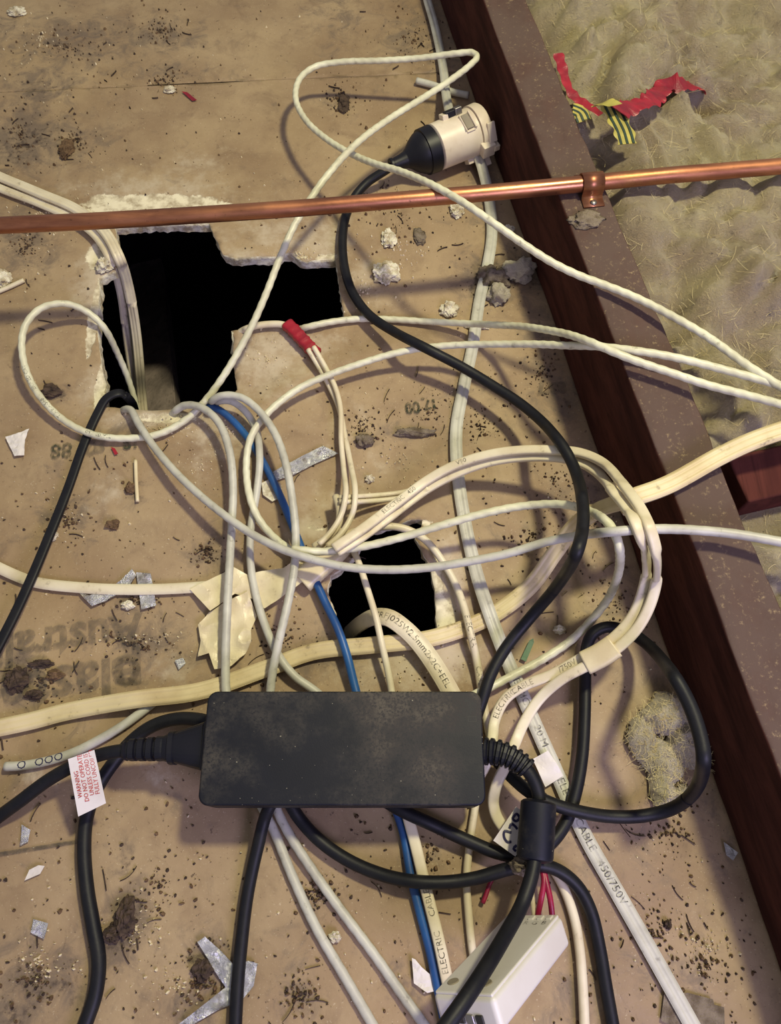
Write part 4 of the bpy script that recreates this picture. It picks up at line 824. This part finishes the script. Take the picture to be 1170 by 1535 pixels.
ribbon('red_ribbon', 'twisted wide red tape poking from a pit in the insulation', [(926, 166, 7), (950, 158, 6), (975, 150, 6), (985, 140, 7), (1000, 128, 8), (1020, 124, 6), (1052, 132, 1)], .018, 'red', 'tape')
for nm, lb, pts in (('striped_ribbon', 'yellow and green striped tape end hanging on the insulation', [(914, 156, 2), (924, 176, 3), (934, 196, 3), (940, 216, 2)]), ('striped_ribbon', 'small striped tape end curled against the joist', [(858, 165, 4), (868, 170, 3), (874, 182, 2)])):
    o, C = ribbon(nm, lb, pts, .0165, 'yellow', 'tape', None, .02)
    T_, L_, N_ = frames(C)
    for q in (-.0052, 0, .0052):
        V, F = sweep(C+L_*q+N_*.0006, p_flat(.0022, .0005, 0, 8)); mesh_obj('stripe', V, F, M['darkgreen'], o, False)
o, C = ribbon('yellow_ribbon', 'plain yellow fold of tape between the red strips', [(896, 158, 9), (908, 153, 11), (924, 157, 11)], .012, 'yellow', 'tape')

# ------------------------------------------------------------------ print on the boards
def ink_on_board(body, px, py, size, m, sx=1.0, upside=True, slope=-.10):
    q = flat_text(body, px, py, .35, size, (px-50, py-50*slope) if upside else (px+50, py+50*slope), m, floor, .0004, 'stamp', sx, .0006 if m == 'stamp' else .0012); return q
ink_on_board('00', 618, 611, .017, 'stamp', .75); ink_on_board('17', 645, 606, .013, 'stamp', .85); ink_on_board('.', 634, 604, .016, 'stamp')
ink_on_board('88', 836, 581, .015, 'faint', .9); ink_on_board('7', 811, 582, .016, 'faint', .9)
ink_on_board('88', 92, 675, .020, 'stamp', .9); ink_on_board('2', 134, 671, .018, 'faint'); ink_on_board('8', 149, 668, .018, 'faint'); ink_on_board('8', 191, 664, .015, 'stamp'); ink_on_board('1', 203, 664, .012, 'stamp')
ink_on_board('Australian', 70, 963, .036, 'faint', .95, slope=-.16); ink_on_board('plaster', 90, 1028, .046, 'faint', .95, slope=-.16); ink_on_board('e', 190, 1012, .046, 'faint', slope=-.16)
st_ = sheet('stamp', [(0, 1277), (118, 1258), (118, 1264), (0, 1284)], .4, 'faint', floor, 0, 10, 4, .1)

# ------------------------------------------------------------------ lumps and debris
def lump(name, lb, px, py, rx, ry, h, m, seed, cat='debris', sub=4, rough=.45, z=0, group=None):
    bm = bmesh.new(); bmesh.ops.create_icosphere(bm, subdivisions=sub, radius=1); k = mmpx(px, py)
    for v in bm.verts:
        d = v.co.normalized(); v.co = d*(1+rough*mnoise.noise(d*1.7+Vector((seed, 0, 0)))+rough*.5*mnoise.noise(d*4.5+Vector((0, seed, 0)))+rough*.3*mnoise.noise(d*11+Vector((0, 0, seed)))+rough*.2*mnoise.noise(d*23))
        v.co.z = max(v.co.z, -.35)
    zmin = min(v.co.z for v in bm.verts)
    o = bm_obj(name, bm, M[m], None, m in ('tuftwool', 'dust'), Matrix.Translation(P(px, py, z)) @ Matrix.Diagonal((rx*k, ry*k*1.05, h/1000, 1)) @ Matrix.Translation((0, 0, -zmin)))
    return tag(o, lb, cat, group)
for a in (
 ('plaster_lump', 'large plaster lump lying beside the black plug cord', 578, 413, 19, 16, 7, 'plaster', 1), ('plaster_lump', 'upright plaster chip with crumbs above the large lump', 583, 360, 10, 15, 4, 'plaster', 2), ('plaster_lump', 'white plaster chip just below the copper pipe', 684, 317, 11, 12, 4, 'plaster', 3),
 ('plaster_lump', 'grey plaster chip next to the flat cable by the joist', 673, 466, 12, 12, 5, 'plaster', 4), ('plaster_lump', 'small white plaster chip close to the joist foot below the pipe', 762, 345, 8, 7, 3, 'plaster', 5), ('plaster_lump', 'small plaster chip below the foil strip', 554, 718, 7, 6, 3, 'plaster', 6),
 ('plaster_lump', 'white crumb between the two trailing grey cables', 502, 1404, 8, 7, 4, 'plaster', 7), ('plaster_lump', 'pale chip below the flat cable and foil scraps', 192, 908, 9, 6, 3, 'plaster', 8), ('plaster_lump', 'white bit caught by the thin black cable', 77, 804, 9, 8, 4, 'plaster', 9), ('plaster_lump', 'white chip on the dusty board below the small hole', 640, 986, 9, 7, 3, 'plaster', 10),
 ('plaster_lump', 'white plaster chip between green strip and black loop', 838, 944, 9, 6, 3, 'plaster', 11), ('plaster_lump', 'ragged white chunk on the broken corner beneath the pipe', 158, 400, 13, 11, 6, 'plaster', 12), ('plaster_lump', 'pale chunk on the board at the edge below the pipe', 5, 420, 11, 15, 5, 'plaster', 13), ('plaster_lump', 'pale crumb near the far seam', 255, 136, 9, 6, 3, 'plaster', 14),
 ('plaster_lump', 'plaster flake on the far board beside the dirt', 25, 20, 13, 8, 4, 'plaster', 15), ('plaster_lump', 'pale thin chip under the flat cable by the hole', 715, 490, 16, 5, 3, 'plaster', 16), ('plaster_lump', 'white chip beside the black cord just below the ferrite', 846, 1318, 9, 8, 4, 'plaster', 17),
 ('dust_clump', 'dark dust clump around the flat cable by the joist', 738, 420, 22, 18, 9, 'dust', 21), ('wool_scrap', 'yellow wool scrap caught at the joist foot', 776, 412, 22, 17, 12, 'tuftwool', 22), ('wool_scrap', 'small wool scrap below the dust clump', 745, 445, 15, 16, 9, 'tuftwool', 23), ('dust_clump', 'grey dust roll lying under the stamped numbers', 622, 650, 28, 6, 4, 'dust', 24),
 ('dust_clump', 'grey dust clump near the thin twin cables', 546, 662, 12, 10, 5, 'dust', 25), ('dirt_clump', 'long dark dirt clump beside the downward black cord', 190, 1375, 14, 24, 6, 'darkcrumb', 26), ('dirt_clump', 'dark dirt clump trailing below the longer clump', 170, 1400, 14, 10, 4, 'darkcrumb', 27), ('dirt_clump', 'black clump on the faint lettering', 27, 1020, 15, 16, 5, 'darkcrumb', 28),
 ('dirt_clump', 'slim dark pod lying over the faint lettering', 53, 1042, 14, 6, 4, 'darkcrumb', 29), ('dirt_clump', 'dark clump inside the curled cable loop', 76, 588, 14, 10, 4, 'darkcrumb', 30), ('dirt_clump', 'knobbly dark twig above the faint lettering', 65, 995, 16, 5, 3, 'darkcrumb', 31), ('dirt_clump', 'dark smudge of dirt inside the upper cable loop', 515, 155, 8, 17, 3, 'darkcrumb', 32),
 ('dirt_clump', 'dark dirt lump by the bent foil strip', 305, 1452, 14, 14, 4, 'darkcrumb', 33), ('dirt_clump', 'brown dirt lump near the thin stick', 196, 732, 8, 9, 3, 'brown', 34), ('dirt_clump', 'brown crumb clump below the stick', 170, 787, 10, 7, 3, 'brown', 35), ('dirt_clump', 'brown clump on the board above the ribbed white cables', 100, 225, 10, 16, 4, 'brown', 36),
 ('dirt_clump', 'brown pod on the board between the letters', 83, 1012, 12, 7, 3, 'brown', 37), ('dirt_clump', 'dark leafy scrap beside the large plaster lump', 628, 355, 9, 14, 2, 'dust', 38), ('dirt_clump', 'small dark chip on bare board beyond the long flat cable', 1000, 1385, 5, 6, 3, 'darkcrumb', 39), ('lint_clump', 'brown lint clump stuck to the lower end of the ferrite', 783, 1297, 17, 11, 9, 'dust', 41), ('dust_clump', 'dusty fluff stuck on the joist top below the saddle', 878, 330, 20, 12, 3, 'dust', 40)):
    nm, lb, x, y, rx, ry, h, m, sd_ = a; lump(nm, lb, x, y, rx, ry, h, m, sd_, z=(JH*1000 if 'joist top' in lb else 26 if 'ferrite' in lb and nm == 'lint_clump' else 0))
for nm, lb, pts, m, r_ in (('thin_stick', 'pale thin stick standing out near the stamped numbers', [(203, 690, 1.6), (204, 720, 1.6), (206, 752, 1.6)], 'tape', 1.5), ('thin_stick', 'pale offcut stick at the board edge below the pipe', [(-10, 440, 2), (12, 431, 2), (36, 420, 2)], 'white', 2.0)):
    cable(nm, lb, pts, m, r=r_, cat='stick', settle=False)
GV, GF, GM = [], [], []
def crumbs(mi, n, sizes, spots, uni=.3):
    V, F = GV, GF; f0 = len(GF)
    for k in range(n):
        if rnd.random() < uni: x, y = rnd.uniform(-10, 1180), rnd.uniform(-10, 1540)
        else:
            x, y, rx, ry = rnd.choice(spots); a = rnd.uniform(0, 6.28); q = abs(rnd.gauss(0, .6)); x, y = x+rx*q*math.cos(a), y+ry*q*math.sin(a)
        p = P(x, y); q = p.x*JN.x+p.y*JN.y
        if q > JX-.004 or inside(p, H1) or inside(p, H2): continue
        s = math.exp(rnd.uniform(math.log(sizes[0]), math.log(sizes[1])))/1000; b = len(V); an = rnd.uniform(0, 6.28); e = rnd.uniform(.45, 1.0); hh = rnd.uniform(.3, .8)
        for u in range(6):
            a2 = an+u*math.pi/3; rr = s*rnd.uniform(.6, 1.1); uu, vv = rr*math.cos(u*math.pi/3), rr*e*math.sin(u*math.pi/3)
            V.append((p.x+uu*math.cos(an)-vv*math.sin(an), p.y+uu*math.sin(an)+vv*math.cos(an), -.001))
        for u in range(3):
            rr = s*rnd.uniform(.3, .7); uu, vv = rr*math.cos(u*2.09), rr*e*math.sin(u*2.09); V.append((p.x+uu*math.cos(an)-vv*math.sin(an), p.y+uu*math.sin(an)+vv*math.cos(an), s*hh))
        F += [(b+6, b+7, b+8), (b, b+1, b+6), (b+1, b+7, b+6), (b+1, b+2, b+7), (b+2, b+3, b+7), (b+3, b+8, b+7), (b+3, b+4, b+8), (b+4, b+5, b+8), (b+5, b+6, b+8), (b+5, b, b+6)]
    GM.extend([mi]*(len(GF)-f0))
DSP = [(100, 70, 90, 50), (240, 45, 50, 30), (240, 120, 80, 20), (30, 200, 50, 60), (110, 210, 50, 40), (40, 370, 40, 50), (510, 150, 30, 30), (620, 60, 60, 50), (735, 420, 50, 40), (810, 560, 40, 60), (640, 620, 70, 50), (720, 640, 40, 60), (100, 780, 60, 60), (310, 830, 40, 30), (200, 900, 60, 20), (200, 965, 80, 30), (60, 1020, 60, 40), (190, 1390, 25, 40), (60, 1470, 70, 40), (310, 1450, 40, 40), (640, 1290, 40, 60), (480, 1340, 40, 30), (450, 1490, 40, 40), (800, 800, 80, 60), (830, 720, 60, 60), (920, 900, 60, 70), (980, 1400, 80, 80), (1060, 1450, 60, 60), (240, 1330, 60, 60), (300, 1480, 60, 40), (420, 960, 60, 40), (540, 640, 50, 40), (890, 780, 50, 40), (600, 320, 90, 60), (1000, 1250, 70, 60)]
crumbs(0, 3000, (.3, 1.8), DSP, .28)
crumbs(1, 2200, (.35, 2.2), DSP, .35)
crumbs(2, 1500, (.3, 1.5), [(70, 330, 70, 60), (60, 60, 60, 50), (230, 960, 90, 30), (90, 770, 50, 50), (60, 1440, 60, 40), (200, 1390, 40, 30), (300, 700, 60, 60), (450, 380, 60, 20), (400, 540, 50, 50), (550, 440, 60, 60), (640, 1000, 60, 40), (600, 370, 50, 30), (250, 640, 80, 20), (1060, 1420, 60, 60), (340, 640, 50, 40), (600, 690, 80, 60), (260, 1480, 60, 40)], .3)
V, F = GV, GF; f0 = len(GF)
for k in range(170):
    if rnd.random() < .4: x, y = rnd.uniform(0, 1100), rnd.uniform(0, 1535)
    else:
        x, y, rx, ry = rnd.choice(DSP); x, y = x+rnd.gauss(0, rx*.7), y+rnd.gauss(0, ry*.7)
    p = P(x, y); q = p.x*JN.x+p.y*JN.y
    if q > JX-.012 or inside(p, H1) or inside(p, H2): continue
    a = rnd.uniform(0, 6.28); L = rnd.uniform(.004, .014); cv = rnd.uniform(-.5, .5); wd = rnd.uniform(.00015, .0004); b = len(V)
    for t in range(5):
        u = t/4; aa = a+cv*u; c = Vector((p.x+L*u*math.cos(aa), p.y+L*u*math.sin(aa), .0007)); sd_ = Vector((-math.sin(aa), math.cos(aa), 0))*wd*(1-.5*u); V += [tuple(c-sd_-Vector((0, 0, .0012))), tuple(c+Vector((0, 0, wd*1.4))), tuple(c+sd_-Vector((0, 0, .0012)))]
    for t in range(4):
        i = b+3*t; F += [(i, i+3, i+4, i+1), (i+1, i+4, i+5, i+2)]
GM.extend([0]*(len(GF)-f0))
o = mesh_obj('scattered_grit', GV, GF, None, None, False, [M['darkcrumb'], M['brown'], M['palecrumb']], GM); o['kind'] = 'stuff'; tag(o, 'dark and pale crumbs, grit and splinters scattered over the board', 'grit')

# pale wool tuft inside the black cord loop
def tuft():
    cx = [(1000, 1075, 48, 34, 20), (960, 1110, 24, 40, 14), (1030, 1110, 28, 40, 18), (985, 1140, 36, 30, 12), (985, 1180, 20, 34, 10), (1045, 1140, 16, 20, 14), (1015, 1185, 16, 16, 7)]
    L = [(P(x, y, 0), rx*mmpx(x, y), ry*mmpx(x, y), h/1000) for x, y, rx, ry, h in cx]; x0, x1, y0, y1 = P(925, 1100).x, P(1080, 1100).x, P(1000, 1230).y, P(1000, 1030).y; st = .0013
    nx, ny = int((x1-x0)/st), int((y1-y0)/st); idx = {}; V, F = [], []
    for j in range(ny):
        for i in range(nx):
            x, y = x0+i*st, y0+j*st; q = Vector((x, y, 0)); wq = q+mnoise.noise_vector(q*45)*.009; h = 0
            for c, rx, ry, hh in L:
                d = ((wq.x-c.x)/rx)**2+((wq.y-c.y)/ry)**2
                if d < 1: h = max(h, hh*(1-d)**.55)
            if h > .0012 and x*JN.x+y*JN.y < JX-.002: idx[(i, j)] = len(V); V.append((x, y, h*(.72+.5*(1-abs(mnoise.noise(wq*85))))+.0015*mnoise.noise(q*300)))
    for (i, j), a in idx.items():
        b, c, d = idx.get((i+1, j)), idx.get((i+1, j+1)), idx.get((i, j+1))
        if None not in (b, c, d): F.append((a, b, c, d))
    o = mesh_obj('wool_tuft', V, F, M['tuftwool']); tag(o, 'pale fluffy wool tuft lying inside the black cord loop', 'insulation')
    V2, F2 = [], []
    for k in range(1300):
        p = Vector(rnd.choice(V)); a = rnd.uniform(0, 6.28); Ln = rnd.uniform(.002, .006); d = Vector((math.cos(a), math.sin(a), rnd.uniform(-.1, .5))); s_ = Vector((-d.y, d.x, 0)).normalized()*.0001; b = len(V2); bd = Vector((rnd.uniform(-1, 1), rnd.uniform(-1, 1), -.3))*.4
        for t in range(4):
            c = p+d*(Ln*t/3)+bd*(Ln*(t/3)**2); c.z = max(c.z, .0003); V2 += [tuple(c-s_), tuple(c+s_)]
        for t in range(3): F2.append((b+2*t, b+2*t+1, b+2*t+3, b+2*t+2))
    f = mesh_obj('fibres', V2, F2, M['fibre'], o, False); f['kind'] = 'stuff'
tuft()
